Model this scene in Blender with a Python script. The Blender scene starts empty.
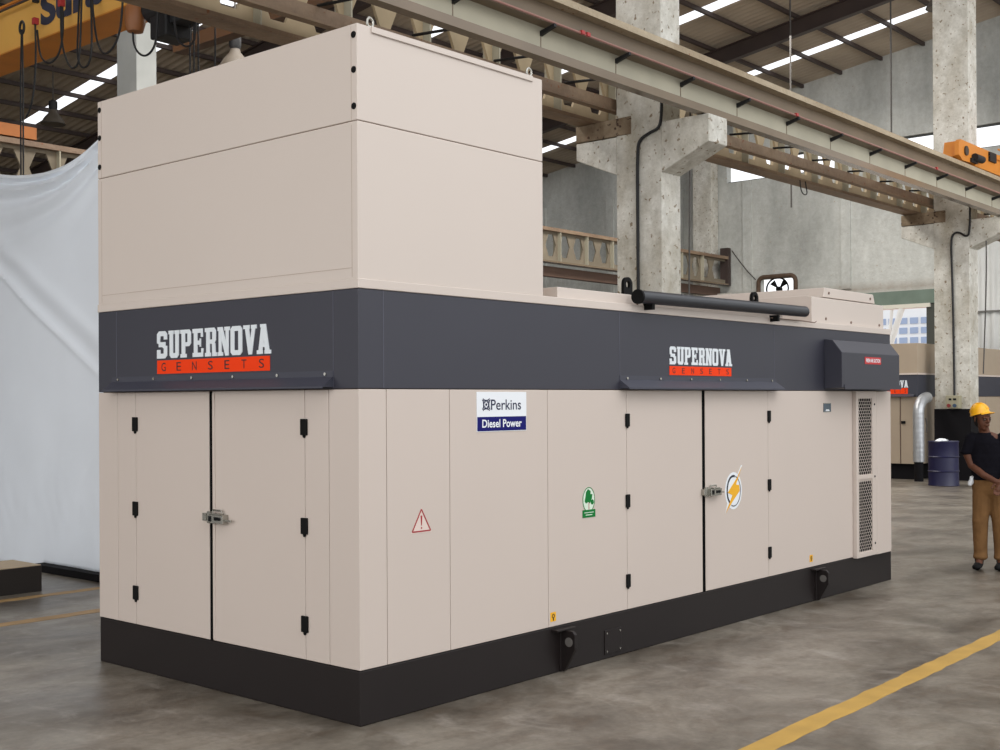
import bpy, bmesh, math, random
from mathutils import Vector, Matrix
random.seed(7)
PI = math.pi
SC = bpy.context.scene
COL = SC.collection

# ------------------------------------------------------------------ camera
cd = bpy.data.cameras.new('camera')
cam = bpy.data.objects.new('camera', cd)
COL.objects.link(cam)
SC.camera = cam
cd.sensor_width = 36.0
cd.lens = 36.0 * 1214.67 / 1000
cd.shift_y = 0.020876
cd.clip_end = 500
yaw, pitch, roll = 0.7166422, 0.0032274, -0.0054142
fw = Vector((math.cos(yaw)*math.cos(pitch), math.sin(yaw)*math.cos(pitch), math.sin(pitch)))
rt = Vector((math.sin(yaw), -math.cos(yaw), 0)); up = rt.cross(fw)
r2 = rt*math.cos(roll) + up*math.sin(roll); u2 = -rt*math.sin(roll) + up*math.cos(roll)
m = Matrix((r2, u2, -fw)).transposed().to_4x4()
m.translation = Vector((-4.3346, -4.7623, 1.72))
cam.matrix_world = m

# ------------------------------------------------------------------ world, lights, exposure
w = bpy.data.worlds.new('sky'); SC.world = w; w.use_nodes = True
bg = w.node_tree.nodes['Background']
bg.inputs[0].default_value = (0.95, 0.97, 1.0, 1); bg.inputs[1].default_value = 2.2
def area(name, loc, rot, sx, sy, power, color=(1, 1, 1)):
    l = bpy.data.lights.new(name, 'AREA'); l.shape = 'RECTANGLE'; l.size = sx; l.size_y = sy
    l.energy = power; l.color = color
    o = bpy.data.objects.new(name, l); o.location = loc; o.rotation_euler = rot; COL.objects.link(o)
    return o
# daylight of the far aisle's roof lights, plus three unseen fill lamps added
area('nave_fill', (1.5, -7.0, 10.5), (math.radians(28), 0, 0), 16, 5, 600, (1, .97, .95))  # added soft fill over the nave, standing in for a roof light
area('aisle_daylight', (16, 10.8, 11.0), (0, 0, 0), 24, 3, 3500, (1, .96, .91))
area('gable_fill', (17, -9.0, 6.0), (math.radians(90), 0, math.radians(-50)), 12, 8, 1500, (.97, .98, 1))  # added fill, aimed to brighten the gable wall
area('bay_fill', (-15, 1.0, 6.0), (math.radians(90), 0, math.radians(-90)), 12, 8, 850, (1, .95, .90))  # added warm fill that lifts the short side of the enclosure
vs = SC.view_settings
vs.view_transform = 'Standard'; vs.look = 'None'; vs.exposure = -0.57; vs.gamma = 1.0
vs.use_curve_mapping = False

# ------------------------------------------------------------------ materials
def lin(c):
    return tuple(((v/255)/12.92 if v/255 <= .04045 else ((v/255+.055)/1.055)**2.4) for v in c) + (1,)
MATS = {}
def mat(name, rgb, rough=.5, metal=0.0, var=0.0, scale=3.0, bump=0.0, spec=.5, emit=None):
    if name in MATS: return MATS[name]
    M = bpy.data.materials.new(name); M.use_nodes = True; MATS[name] = M
    nt = M.node_tree; b = nt.nodes['Principled BSDF']
    b.inputs['Base Color'].default_value = lin(rgb); b.inputs['Roughness'].default_value = rough
    b.inputs['Metallic'].default_value = metal; b.inputs['Specular IOR Level'].default_value = spec
    if var or bump:
        tc = nt.nodes.new('ShaderNodeTexCoord'); n = nt.nodes.new('ShaderNodeTexNoise')
        n.inputs['Scale'].default_value = scale; n.inputs['Detail'].default_value = 6
        nt.links.new(tc.outputs['Object'], n.inputs['Vector'])
        if var:
            r = nt.nodes.new('ShaderNodeValToRGB')
            r.color_ramp.elements[0].position = .3; r.color_ramp.elements[1].position = .7
            a = lin(rgb)
            r.color_ramp.elements[0].color = tuple(v*(1-var) for v in a[:3]) + (1,)
            r.color_ramp.elements[1].color = tuple(min(1, v*(1+var)) for v in a[:3]) + (1,)
            nt.links.new(n.outputs['Fac'], r.inputs['Fac']); nt.links.new(r.outputs['Color'], b.inputs['Base Color'])
        if bump:
            bp = nt.nodes.new('ShaderNodeBump'); bp.inputs['Strength'].default_value = bump
            bp.inputs['Distance'].default_value = .02
            nt.links.new(n.outputs['Fac'], bp.inputs['Height']); nt.links.new(bp.outputs['Normal'], b.inputs['Normal'])
    if emit:
        b.inputs['Emission Color'].default_value = lin(rgb); b.inputs['Emission Strength'].default_value = emit
    return M
def concrete(name, base, stain, spots, streak=(1, 1, .15), scale=1.2, spotamt=.62, rough=.9, grain=.5, dirt=None):
    """cast concrete: broad stain patches, vertical streaks and small pits"""
    M = bpy.data.materials.new(name); M.use_nodes = True; nt = M.node_tree; b = nt.nodes['Principled BSDF']
    N, Lk = nt.nodes.new, nt.links.new
    tc = N('ShaderNodeTexCoord')
    mp = N('ShaderNodeMapping'); mp.inputs['Scale'].default_value = streak; Lk(tc.outputs['Object'], mp.inputs['Vector'])
    n1 = N('ShaderNodeTexNoise'); n1.inputs['Scale'].default_value = scale; n1.inputs['Detail'].default_value = 8; n1.inputs['Roughness'].default_value = .6
    Lk(mp.outputs['Vector'], n1.inputs['Vector'])
    r1 = N('ShaderNodeValToRGB'); r1.color_ramp.elements[0].position = .35; r1.color_ramp.elements[1].position = .66
    r1.color_ramp.elements[0].color = lin(stain); r1.color_ramp.elements[1].color = lin(base)
    Lk(n1.outputs['Fac'], r1.inputs['Fac'])
    n2 = N('ShaderNodeTexNoise'); n2.inputs['Scale'].default_value = 13; n2.inputs['Detail'].default_value = 4
    Lk(tc.outputs['Object'], n2.inputs['Vector'])
    r2_ = N('ShaderNodeValToRGB'); r2_.color_ramp.elements[0].position = spotamt; r2_.color_ramp.elements[1].position = spotamt+.05
    r2_.color_ramp.elements[0].color = (0, 0, 0, 1); r2_.color_ramp.elements[1].color = (1, 1, 1, 1)
    Lk(n2.outputs['Fac'], r2_.inputs['Fac'])
    mx = N('ShaderNodeMixRGB'); mx.inputs[2].default_value = lin(spots); Lk(r2_.outputs['Color'], mx.inputs[0]); Lk(r1.outputs['Color'], mx.inputs[1])
    n3 = N('ShaderNodeTexNoise'); n3.inputs['Scale'].default_value = 5; n3.inputs['Detail'].default_value = 15; n3.inputs['Roughness'].default_value = .8
    Lk(tc.outputs['Object'], n3.inputs['Vector'])
    r3 = N('ShaderNodeValToRGB'); r3.color_ramp.elements[0].position = .36; r3.color_ramp.elements[1].position = .60
    r3.color_ramp.elements[0].color = (.62, .60, .56, 1); r3.color_ramp.elements[1].color = (1.04, 1.04, 1.04, 1)
    Lk(n3.outputs['Fac'], r3.inputs['Fac'])
    mm = N('ShaderNodeMixRGB'); mm.blend_type = 'MULTIPLY'; mm.inputs[0].default_value = grain; Lk(mx.outputs['Color'], mm.inputs[1]); Lk(r3.outputs['Color'], mm.inputs[2])
    last = mm
    if dirt:      # brown water stain with ragged edges around height dirt
        sx = N('ShaderNodeSeparateXYZ'); Lk(tc.outputs['Object'], sx.inputs[0])
        s1 = N('ShaderNodeMath'); s1.operation = 'SUBTRACT'; Lk(sx.outputs['Z'], s1.inputs[0]); s1.inputs[1].default_value = dirt
        s2 = N('ShaderNodeMath'); s2.operation = 'ABSOLUTE'; Lk(s1.outputs[0], s2.inputs[0])
        s3 = N('ShaderNodeMath'); s3.operation = 'MULTIPLY_ADD'; Lk(s2.outputs[0], s3.inputs[0]); s3.inputs[1].default_value = -1.3; s3.inputs[2].default_value = .55
        s4 = N('ShaderNodeMath'); s4.operation = 'ADD'; Lk(s3.outputs[0], s4.inputs[0]); Lk(n3.outputs['Fac'], s4.inputs[1])
        s5 = N('ShaderNodeMapRange'); s5.inputs[1].default_value = .72; s5.inputs[2].default_value = 1.1; s5.inputs[4].default_value = .55; Lk(s4.outputs[0], s5.inputs[0])
        dm = N('ShaderNodeMixRGB'); dm.inputs[2].default_value = lin((128, 106, 84)); Lk(s5.outputs[0], dm.inputs[0]); Lk(mm.outputs['Color'], dm.inputs[1]); last = dm
    Lk(last.outputs['Color'], b.inputs['Base Color']); b.inputs['Roughness'].default_value = rough
    bp = N('ShaderNodeBump'); bp.inputs['Strength'].default_value = .4; bp.inputs['Distance'].default_value = .03
    Lk(n2.outputs['Fac'], bp.inputs['Height']); Lk(bp.outputs['Normal'], b.inputs['Normal'])
    MATS[name] = M
    return M
BEIGE = mat('beige_paint', (201, 188, 178), .42, var=.012, scale=.8)
BEIGE2 = mat('beige_paint_lit', (205, 193, 183), .42, var=.012, scale=.8)  # same beige, lightened for the stronger light on the upper parts
SEAM = mat('seam_brown', (120, 100, 88), .8)  # brown of the panel joints and the core behind them
BLACK = mat('black_rubber', (7, 7, 7), .7, spec=.2)
GAP = mat('door_gasket', (4, 4, 4), .9, spec=.1)
BAND = mat('charcoal_band', (50, 50, 60), .45, var=.03, scale=2)
SKID = mat('skid_black_brown', (29, 23, 22), .5, var=.06, scale=3, spec=.3)
CHROME = mat('zinc_hardware', (170, 168, 160), .25, metal=.9)
PIPE = mat('pipe_black', (42, 44, 50), .35)
WHITE = mat('decal_white', (232, 236, 240), .5)
LOGOW = mat('logo_silver_white', (222, 228, 232), .5)
ORANGE = mat('logo_orange', (240, 62, 8), .6, spec=.2)
DARKTXT = mat('decal_dark', (40, 28, 30), .6)
NAVY = mat('decal_navy', (14, 14, 100), .6, spec=.2)
INK = mat('decal_ink', (24, 26, 62), .6, spec=.2)
RED = mat('decal_red', (196, 40, 44), .5)
MAROON = mat('decal_maroon', (160, 46, 50), .5)
GREEN = mat('decal_green', (10, 116, 50), .6, spec=.2)
GREENP = mat('decal_pale_green', (216, 232, 214), .5)
GOLD = mat('decal_gold', (238, 176, 24), .5)
BOLTB = mat('decal_black_blue', (22, 28, 44), .5)
CONC = concrete('column_concrete', (220, 219, 212), (178, 172, 158), (140, 126, 106), (1, 1, .5), 1.6, .62, grain=.75)
CONCW = mat('column_whitewash', (178, 181, 178), .9, var=.08, scale=2)
CONCG = concrete('girder_concrete', (176, 170, 150), (150, 138, 116), (110, 84, 62), (.3, 1, .6), 1.5, .64)
WALLM = concrete('wall_concrete', (222, 224, 219), (156, 158, 154), (176, 160, 140), (1, .7, .22), .5, .7, grain=.45, dirt=5.15)
BROWNST = concrete('rusty_steel', (150, 128, 104), (118, 96, 78), (128, 78, 46), (.3, 1, 1), 2.0, .66, .6)
DARKST = mat('dark_steel', (62, 50, 46), .6, var=.15, scale=2)
GIRDW = mat('girder_web_paint', (168, 163, 144), .7, var=.08, scale=2)
GIRDP = mat('girder_flange_paint', (120, 105, 87), .2, var=.08, scale=2)
BLACKP = mat('black_wall_paint', (12, 10, 13), .8, spec=.2)
YEL = mat('crane_yellow', (226, 172, 84), .5, var=.05, scale=1)
YELO = mat('crane_orange', (198, 122, 36), .5, var=.08, scale=2)
BLUEP = mat('crane_lettering', (52, 54, 72), .6)
CABLE = mat('cable_black', (16, 16, 18), .6)
CABLEG = mat('cable_grey', (70, 66, 62), .6)
REDP = mat('red_clamp', (170, 50, 50), .5)
TARP = mat('white_sheet', (232, 238, 245), .5, var=.02, scale=1.5, bump=.06)
TAN = mat('tan_sheet', (176, 156, 128), .6, var=.06)

# ------------------------------------------------------------------ mesh helpers
class MB:
    def __init__(s): s.v = []; s.f = []; s.mi = []
    def add(s, vs_, fs, mi=0):
        o = len(s.v); s.v += [tuple(p) for p in vs_]
        for f in fs: s.f.append([o+i for i in f]); s.mi.append(mi)
        return s
    def box(s, x0, x1, y0, y1, z0, z1, mi=0):
        if x0 > x1: x0, x1 = x1, x0
        if y0 > y1: y0, y1 = y1, y0
        if z0 > z1: z0, z1 = z1, z0
        return s.add([(x0,y0,z0),(x1,y0,z0),(x1,y1,z0),(x0,y1,z0),(x0,y0,z1),(x1,y0,z1),(x1,y1,z1),(x0,y1,z1)],
                     [(0,3,2,1),(4,5,6,7),(0,1,5,4),(1,2,6,5),(2,3,7,6),(3,0,4,7)], mi)
    def prism(s, poly, axis, a0, a1, mi=0):
        """poly in the two other axes (in x,y,z order), extruded along axis from a0 to a1"""
        n = len(poly)
        def P(p, a):
            return {0: (a, p[0], p[1]), 1: (p[0], a, p[1]), 2: (p[0], p[1], a)}[axis]
        vs_ = [P(p, a0) for p in poly] + [P(p, a1) for p in poly]
        fs = [list(range(n))[::-1], list(range(n, 2*n))] + [[i, (i+1) % n, n+(i+1) % n, n+i] for i in range(n)]
        return s.add(vs_, fs, mi)
    def cyl(s, p, q, r, r1=None, n=16, mi=0, cap=True):
        p, q = Vector(p), Vector(q); r1 = r if r1 is None else r1
        d = (q-p).normalized(); a = d.orthogonal().normalized(); b = d.cross(a)
        vs_ = [p+(a*math.cos(t)+b*math.sin(t))*r for t in [2*PI*i/n for i in range(n)]]
        vs_ += [q+(a*math.cos(t)+b*math.sin(t))*r1 for t in [2*PI*i/n for i in range(n)]]
        fs = [[i, (i+1) % n, n+(i+1) % n, n+i] for i in range(n)]
        if cap: fs += [list(range(n))[::-1], list(range(n, 2*n))]
        return s.add(vs_, fs, mi)
    def tube(s, pts, r, n=8, mi=0, closed=False):
        pts = [Vector(p) for p in pts]; N_ = len(pts); rr = r if isinstance(r, (list, tuple)) else [r]*N_
        vs_ = []; ref = None
        for i, p in enumerate(pts):
            if closed: t = pts[(i+1) % N_]-pts[i-1]
            else: t = pts[min(i+1, N_-1)]-pts[max(i-1, 0)]
            t.normalize()
            if ref is None: ref = t.orthogonal().normalized()
            a = (ref - t*ref.dot(t)).normalized(); ref = a; b = t.cross(a)
            vs_ += [p+(a*math.cos(2*PI*k/n)+b*math.sin(2*PI*k/n))*rr[i] for k in range(n)]
        fs = []
        M_ = N_ if closed else N_-1
        for i in range(M_):
            j = (i+1) % N_
            for k in range(n):
                fs.append([i*n+k, i*n+(k+1) % n, j*n+(k+1) % n, j*n+k])
        if not closed: fs += [list(range(n))[::-1], [(N_-1)*n+k for k in range(n)]]
        return s.add(vs_, fs, mi)
    def lathe(s, prof, c, n=24, mi=0, axis='z'):
        vs_ = []
        for r, z in prof:
            for k in range(n):
                t = 2*PI*k/n; x, y = r*math.cos(t), r*math.sin(t)
                vs_.append((c[0]+x, c[1]+y, c[2]+z) if axis == 'z' else (c[0]+z, c[1]+x, c[2]+y))
        fs = [[i*n+k, i*n+(k+1) % n, (i+1)*n+(k+1) % n, (i+1)*n+k] for i in range(len(prof)-1) for k in range(n)]
        fs += [list(range(n))[::-1], [(len(prof)-1)*n+k for k in range(n)]]
        return s.add(vs_, fs, mi)
    def cut(s):
        s.cuts = getattr(s, 'cuts', []) + [(len(s.v), len(s.f))]; return s
    def build_each(s, name, mats, parent=None, bevel=0, smooth=False, label=None):
        """one object for every piece closed with cut()"""
        out = []; a = (0, 0)
        for c in s.cuts:
            p = MB(); p.v = s.v[a[0]:c[0]]; p.f = [[i-a[0] for i in f] for f in s.f[a[1]:c[1]]]; p.mi = s.mi[a[1]:c[1]]
            o = p.build(name, mats, parent, bevel, smooth); out.append(o); a = c
            if label: o['label'] = label
        return out
    def build(s, name, mats, parent=None, bevel=0, smooth=False):
        me = bpy.data.meshes.new(name); me.from_pydata(s.v, [], s.f)
        if not isinstance(mats, (list, tuple)): mats = [mats]
        for mm in mats: me.materials.append(mm)
        for p, mi in zip(me.polygons, s.mi): p.material_index = mi
        bm = bmesh.new(); bm.from_mesh(me); bmesh.ops.recalc_face_normals(bm, faces=bm.faces); bm.to_mesh(me); bm.free()
        if smooth:
            for p in me.polygons: p.use_smooth = True
            try: me.set_sharp_from_angle(angle=math.radians(40))
            except Exception: pass
        o = bpy.data.objects.new(name, me); COL.objects.link(o)
        if parent is not None: attach(o, parent)
        if bevel:
            b = o.modifiers.new('bevel', 'BEVEL'); b.width = bevel; b.segments = 2; b.limit_method = 'ANGLE'
        return o
def world_off(o):
    t = Vector((0, 0, 0))
    while o is not None:
        t += o.location; o = o.parent
    return t
def attach(o, parent):
    """parent without moving: parents here are never rotated when parts are attached"""
    o.parent = parent
    off = world_off(parent)
    if off.length: o.matrix_parent_inverse = Matrix.Identity(4); o.data.transform(Matrix.Translation(-off))
def B(x0, x1, y0, y1, z0, z1): return MB().box(x0, x1, y0, y1, z0, z1)
def tag(o, label, cat, group=None, kind=None):
    if label: o['label'] = label
    if cat: o['category'] = cat
    if group: o['group'] = group
    if kind: o['kind'] = kind
    return o
def thing(name, loc, label, cat, group=None, rz=0):
    o = bpy.data.objects.new(name, None); o.location = loc; o.rotation_euler = (0, 0, rz); COL.objects.link(o)
    o.empty_display_size = .1
    return tag(o, label, cat, group)
def struct(o): o['kind'] = 'structure'; return o
# mappings from a flat drawing (u to the right, v up, w towards the viewer) onto the two faces of the enclosure
def onY(x0, z0, y=0.0): return lambda u, v, w_=0: (x0+u, y-w_, z0+v)          # long side, seen from -y
def onX(y0, z0, x=0.0): return lambda u, v, w_=0: (x-w_, y0-u, z0+v)          # short side, seen from -x
def flat(polys, mp, t, name, mat_, parent, w0=0.0):
    mb = MB()
    for k_, poly in enumerate(polys):
        n = len(poly); e_ = (k_ % 23)*.00004
        vs_ = [mp(a, b, w0) for a, b in poly] + [mp(a, b, w0+t+e_) for a, b in poly]
        mb.add(vs_, [list(range(n)), list(range(n, 2*n))[::-1]] + [[i, (i+1) % n, n+(i+1) % n, n+i] for i in range(n)])
    return mb.build(name, mat_, parent)
def rect(a, b, c, d): return [(a, c), (b, c), (b, d), (a, d)]
def ell(cx, cy, rx, ry, n=32): return [(cx+rx*math.cos(2*PI*i/n), cy+ry*math.sin(2*PI*i/n)) for i in range(n)]
def ring(cx, cy, rx, ry, t, n=32, a0=0, a1=2*PI):
    out = []
    for i in range(n):
        p, q = a0+(a1-a0)*i/n, a0+(a1-a0)*(i+1)/n
        out.append([(cx+rx*math.cos(p), cy+ry*math.sin(p)), (cx+rx*math.cos(q), cy+ry*math.sin(q)),
                    (cx+(rx-t)*math.cos(q), cy+(ry-t)*math.sin(q)), (cx+(rx-t)*math.cos(p), cy+(ry-t)*math.sin(p))])
    return out
def text(s, mp, w_, h, t, name, mat_, parent, w0=0.0, bold=0.0, spacing=1.0):
    cu = bpy.data.curves.new('lettering', 'FONT'); cu.body = s; cu.size = 1; cu.offset = bold; cu.space_character = spacing
    cu.resolution_u = 4
    to = bpy.data.objects.new('lettering', cu); COL.objects.link(to)
    dg = bpy.context.evaluated_depsgraph_get(); me = bpy.data.meshes.new_from_object(to.evaluated_get(dg))
    bpy.data.objects.remove(to); bpy.data.curves.remove(cu)
    xs = [v.co.x for v in me.vertices]; ys = [v.co.y for v in me.vertices]
    x0, x1, y0, y1 = min(xs), max(xs), min(ys), max(ys)
    for v in me.vertices:
        v.co = Vector(mp((v.co.x-x0)/(x1-x0)*w_, (v.co.y-y0)/(y1-y0)*h, w0+t))
    me.name = name; me.materials.clear(); me.materials.append(mat_)
    o = bpy.data.objects.new(name, me); COL.objects.link(o)
    if parent is not None: attach(o, parent)
    return o
# slab-serif condensed capitals on a 6 x 10 cell, each a list of convex polygons
def R_(a, b, c, d): return rect(a, b, c, d)
GLY = {
 'S': [R_(1.2,4.8,8.2,10), [(0,6),(1.2,6),(1.2,10),(0,9)][:4], R_(0,2,5.6,9), R_(4,6,6.9,9), [(0,5.8),(2,5.0),(2,7.2),(0,7.2)], [(1,4.2),(5,4.2),(5,6),(1,6)], [(.2,5.9),(2,6.2),(5.8,4.2),(4,3.6)], R_(4,6,1,4.6), R_(1.2,4.8,0,1.8), R_(0,2,1,3.2), [(4.8,0),(6,1),(4.8,1)], [(4.8,9),(6,9),(4.8,10)], [(1.2,0),(1.2,1),(0,1)], R_(0,1,0,2)],
 'U': [R_(.6,2.6,1,10), R_(3.9,5.9,1,10), R_(1.6,4.9,0,1.8), [(.6,1),(1.6,0),(1.6,1)], [(4.9,0),(5.9,1),(4.9,1)], R_(0,3,8.7,10), R_(3.5,6.4,8.7,10)],
 'P': [R_(.7,2.7,0,10), R_(0,5,8.6,10), R_(4,6,5,9), R_(2,5,4,5.5), [(5,4),(6,5),(5,5)], [(5,9),(6,9),(5,10)], R_(0,3.5,0,1.3)],
 'E': [R_(.7,2.7,0,10), R_(0,5.8,8.5,10), R_(0,6,0,1.5), R_(2,4.4,4.3,5.8), R_(4.6,5.8,7,10), R_(4.8,6,0,3), R_(3.9,4.7,3.6,6.5)],
 'R': [R_(.7,2.7,0,10), R_(0,5,8.6,10), R_(4,6,5.6,9), R_(2,5,4.4,5.9), [(5,4.4),(6,5.6),(5,5.6)], [(5,9),(6,9),(5,10)], R_(0,3.3,0,1.3), [(3.8,4.6),(5.6,4.6),(5.9,0),(4,0)], R_(4,6.5,0,1.3)],
 'N': [R_(.6,2.2,0,10), R_(4.3,5.9,0,10), [(.6,10),(2.7,10),(5.9,0),(4,0)], R_(0,2.6,8.7,10), R_(0,2.9,0,1.3), R_(3.6,6.5,8.7,10)],
 'O': [R_(0,2,1,9), R_(4,6,1,9), R_(1,5,8.3,10), R_(1,5,0,1.7), [(0,9),(1,9),(1,10)], [(5,10),(5,9),(6,9)], [(0,1),(1,0),(1,1)], [(5,0),(6,1),(5,1)]],
 'V': [[(.4,10),(2.5,10),(4.1,0),(2.3,0)], [(6.0,10),(4.2,10),(2.4,0),(4.1,0)], R_(-.2,3,8.7,10), R_(3.7,6.5,8.7,10)],
 'A': [[(2.0,10),(4.2,10),(2.2,0),(.3,0)], [(2.0,10),(4.2,10),(6.1,0),(4.0,0)], R_(1.5,4.7,2.3,3.8), R_(-.3,2.7,0,1.3), R_(3.5,6.7,0,1.3), R_(1.4,4.2,8.9,10)],
}
def supernova(mp, w_, h, rt_h, prefix, parent, gen_w=None):
    """silver white word over an orange bar with spaced small capitals"""
    word = 'SUPERNOVA'; cw = w_/(len(word)*6.85-.85); polys = []
    for i, ch in enumerate(word):
        for p in GLY[ch]:
            polys.append([((a+i*6.85)*cw, rt_h + .012 + b*h/10) for a, b in p])
    bar = flat([rect(0, w_, 0, rt_h)], mp, .002, 'logo_bar', ORANGE, parent, .0005)
    bar['label'] = 'orange bar under the white word'
    flat(polys, mp, .003, 'logo_word', LOGOW, parent, .0005)
    for i, ch in enumerate('GENSETS'):
        u0 = w_*(.065+.87*i/6.0) - w_*.022
        text(ch, (lambda U, V: (lambda a, b, c=0: mp(a+U, b+V, c)))(u0, rt_h*.2), w_*.042, rt_h*.62, .001, 'logo_letter', DARKTXT, bar, .0026)

# ================================================================== SETTING
def floor_material():
    M = bpy.data.materials.new('worn_concrete_floor'); M.use_nodes = True; nt = M.node_tree; b = nt.nodes['Principled BSDF']
    N, Lk = nt.nodes.new, nt.links.new
    tc = N('ShaderNodeTexCoord')
    def noise(scale, detail, sc=(1, 1, 1), dist=0):
        mp = N('ShaderNodeMapping'); mp.inputs['Scale'].default_value = sc; mp.inputs['Rotation'].default_value = (0, 0, .3)
        Lk(tc.outputs['Object'], mp.inputs['Vector'])
        n = N('ShaderNodeTexNoise'); n.inputs['Scale'].default_value = scale; n.inputs['Detail'].default_value = detail
        n.inputs['Roughness'].default_value = .65; n.inputs['Distortion'].default_value = dist
        Lk(mp.outputs['Vector'], n.inputs['Vector']); return n
    def ramp(n, p0, c0, p1, c1):
        r = N('ShaderNodeValToRGB'); r.color_ramp.elements[0].position = p0; r.color_ramp.elements[1].position = p1
        r.color_ramp.elements[0].color = c0; r.color_ramp.elements[1].color = c1; Lk(n.outputs['Fac'], r.inputs['Fac']); return r
    a = ramp(noise(.9, 14, (1, 1.5, 1), .5), .36, lin((78, 70, 60)), .62, lin((136, 128, 116)))
    c = ramp(noise(3.2, 14, (1, 1.8, 1), .6), .48, (0, 0, 0, 1), .74, (.62, .62, .62, 1))
    mx = N('ShaderNodeMixRGB'); mx.inputs[2].default_value = lin((84, 68, 52)); Lk(c.outputs['Color'], mx.inputs[0]); Lk(a.outputs['Color'], mx.inputs[1])
    d = ramp(noise(2.4, 14, (1.6, .9, 1), .6), .55, (0, 0, 0, 1), .76, (.5, .5, .5, 1))
    m2 = N('ShaderNodeMixRGB'); m2.inputs[2].default_value = lin((172, 165, 156)); Lk(d.outputs['Color'], m2.inputs[0]); Lk(mx.outputs['Color'], m2.inputs[1])
    e = ramp(noise(22, 8), .3, (.80, .80, .80, 1), .7, (1.1, 1.1, 1.1, 1))
    m3 = N('ShaderNodeMixRGB'); m3.blend_type = 'MULTIPLY'; m3.inputs[0].default_value = 1; Lk(m2.outputs['Color'], m3.inputs[1]); Lk(e.outputs['Color'], m3.inputs[2])
    Lk(m3.outputs['Color'], b.inputs['Base Color'])
    rr = ramp(noise(.9, 6), .35, (.30, .30, .30, 1), .7, (.52, .52, .52, 1)); Lk(rr.outputs['Color'], b.inputs['Roughness'])
    bp = N('ShaderNodeBump'); bp.inputs['Strength'].default_value = .12; bp.inputs['Distance'].default_value = .01
    Lk(e.outputs['Color'], bp.inputs['Height']); Lk(bp.outputs['Normal'], b.inputs['Normal'])
    return M
struct(B(-22, 32.2, -22, 33.5, -.2, 0).build('floor', floor_material()))
struct(B(32.2, 140, -60, 90, -.25, -.02).build('ground', mat('outside_ground', (196, 188, 176), .9, var=.08, scale=.4)))

ROOF0, RS = 14.06, .147
def rz(y): return ROOF0-RS*y
# --- gable wall with its window band, doorway and fan hole
XW = 32.2
def wall_back():
    mb = MB(); x0, x1 = XW, XW+.3
    def q(y0, y1, z0, z1): mb.box(x0, x1, y0, y1, z0, z1)
    DY0, DY1, DZ = 9.72, 14.0, 4.6                 # doorway
    F0, F1, FZ0, FZ1 = 14.15, 15.45, 5.02, 5.72    # fan hole
    q(-20, DY0, 0, 9.1); q(DY0, DY1, DZ, 9.1); q(DY1, F0, 0, 9.1); q(F0, F1, 0, FZ0); q(F0, F1, FZ1, 9.1); q(F1, 33.5, 0, 9.1)
    for y0, y1 in ((-20, -15), (3.6, 5.2), (10.65, 11.4), (16.7, 33.5)): q(y0, y1, 9.1, 9.8)
    mb.add([(x0, -20, 9.8), (x0, 28, 9.8), (x0, 28, rz(28)), (x0, -1, rz(-1)), (x0, -20, rz(-1)),
            (x1, -20, 9.8), (x1, 28, 9.8), (x1, 28, rz(28)), (x1, -1, rz(-1)), (x1, -20, rz(-1))],
           [(0, 1, 2, 3, 4), (9, 8, 7, 6, 5), (0, 5, 6, 1), (1, 6, 7, 2), (2, 7, 8, 3), (3, 8, 9, 4), (4, 9, 5, 0)])
    return struct(mb.build('wall_back', WALLM))
wall_back()
WLEFT = concrete('left_wall_concrete', (150, 138, 118), (112, 100, 84), (90, 80, 66), (.8, 1, .15), .8, .7)
struct(B(-22, XW+.3, 33.2, 33.5, 0, rz(33.2)).build('wall_left', WLEFT))
# raised pilaster strips cast with the gable wall
for i, y in enumerate((12.35, 15.9, 18.6, 21.6, 24.8)):
    struct(B(XW-.06, XW, y-.16, y+.16, 0 if y > 14 else 5.2, min(9.1, rz(y))).build('trim_%d' % (i+1), WALLM))
struct(B(XW-.08, XW+.32, 9.4, 14.1, 4.6, 5.02).build('trim_6', mat('green_lintel', (112, 128, 116), .7, var=.12, scale=2)))
lin7 = struct(B(XW-.1, XW+.02, 9.62, 14.0, 4.48, 4.6).build('trim_7', mat('door_track', (224, 220, 206), .5)))
struct(B(XW-.03, XW+.33, 9.5, 9.76, 0, 4.6).build('trim_8', mat('jamb', (70, 72, 66), .7)))
fr = MB()
for y0, y1 in ((-15, 3.6), (5.2, 10.65), (11.4, 16.7)):
    fr.box(XW+.1, XW+.16, y0, y1, 9.74, 9.8); fr.box(XW+.1, XW+.16, y0, y1, 9.1, 9.14)
struct(fr.build('window_1', mat('window_frame', (60, 62, 60), .6)))
# big pale sliding door of ribbed sheet right of the second column
def ribbed(name, y0, y1, z0, z1, x, m_):
    n = int((y1-y0)/.03); pts = []
    for i in range(n+1):
        y = y0+(y1-y0)*i/n; pts.append((x+.02*math.tanh(3*math.sin(2*PI*y/.3)), y))
    mb = MB(); vs_ = [(a, b, z) for z in (z0, z1) for a, b in pts]; k = n+1
    mb.add(vs_, [[i, i+1, k+i+1, k+i] for i in range(n)])
    o = mb.build(name, m_, None, smooth=True); s = o.modifiers.new('thickness', 'SOLIDIFY'); s.thickness = .004
    return o
struct(ribbed('door_1', -.5, 8.2, 0, 7.2, XW-.12, mat('white_sheet_metal', (206, 208, 206), .5, var=.06, scale=1.5)))
struct(B(XW-.2, XW-.14, -.5, 8.2, 4.22, 4.27).build('trim_9', mat('door_rail', (110, 110, 106), .6)))

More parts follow.
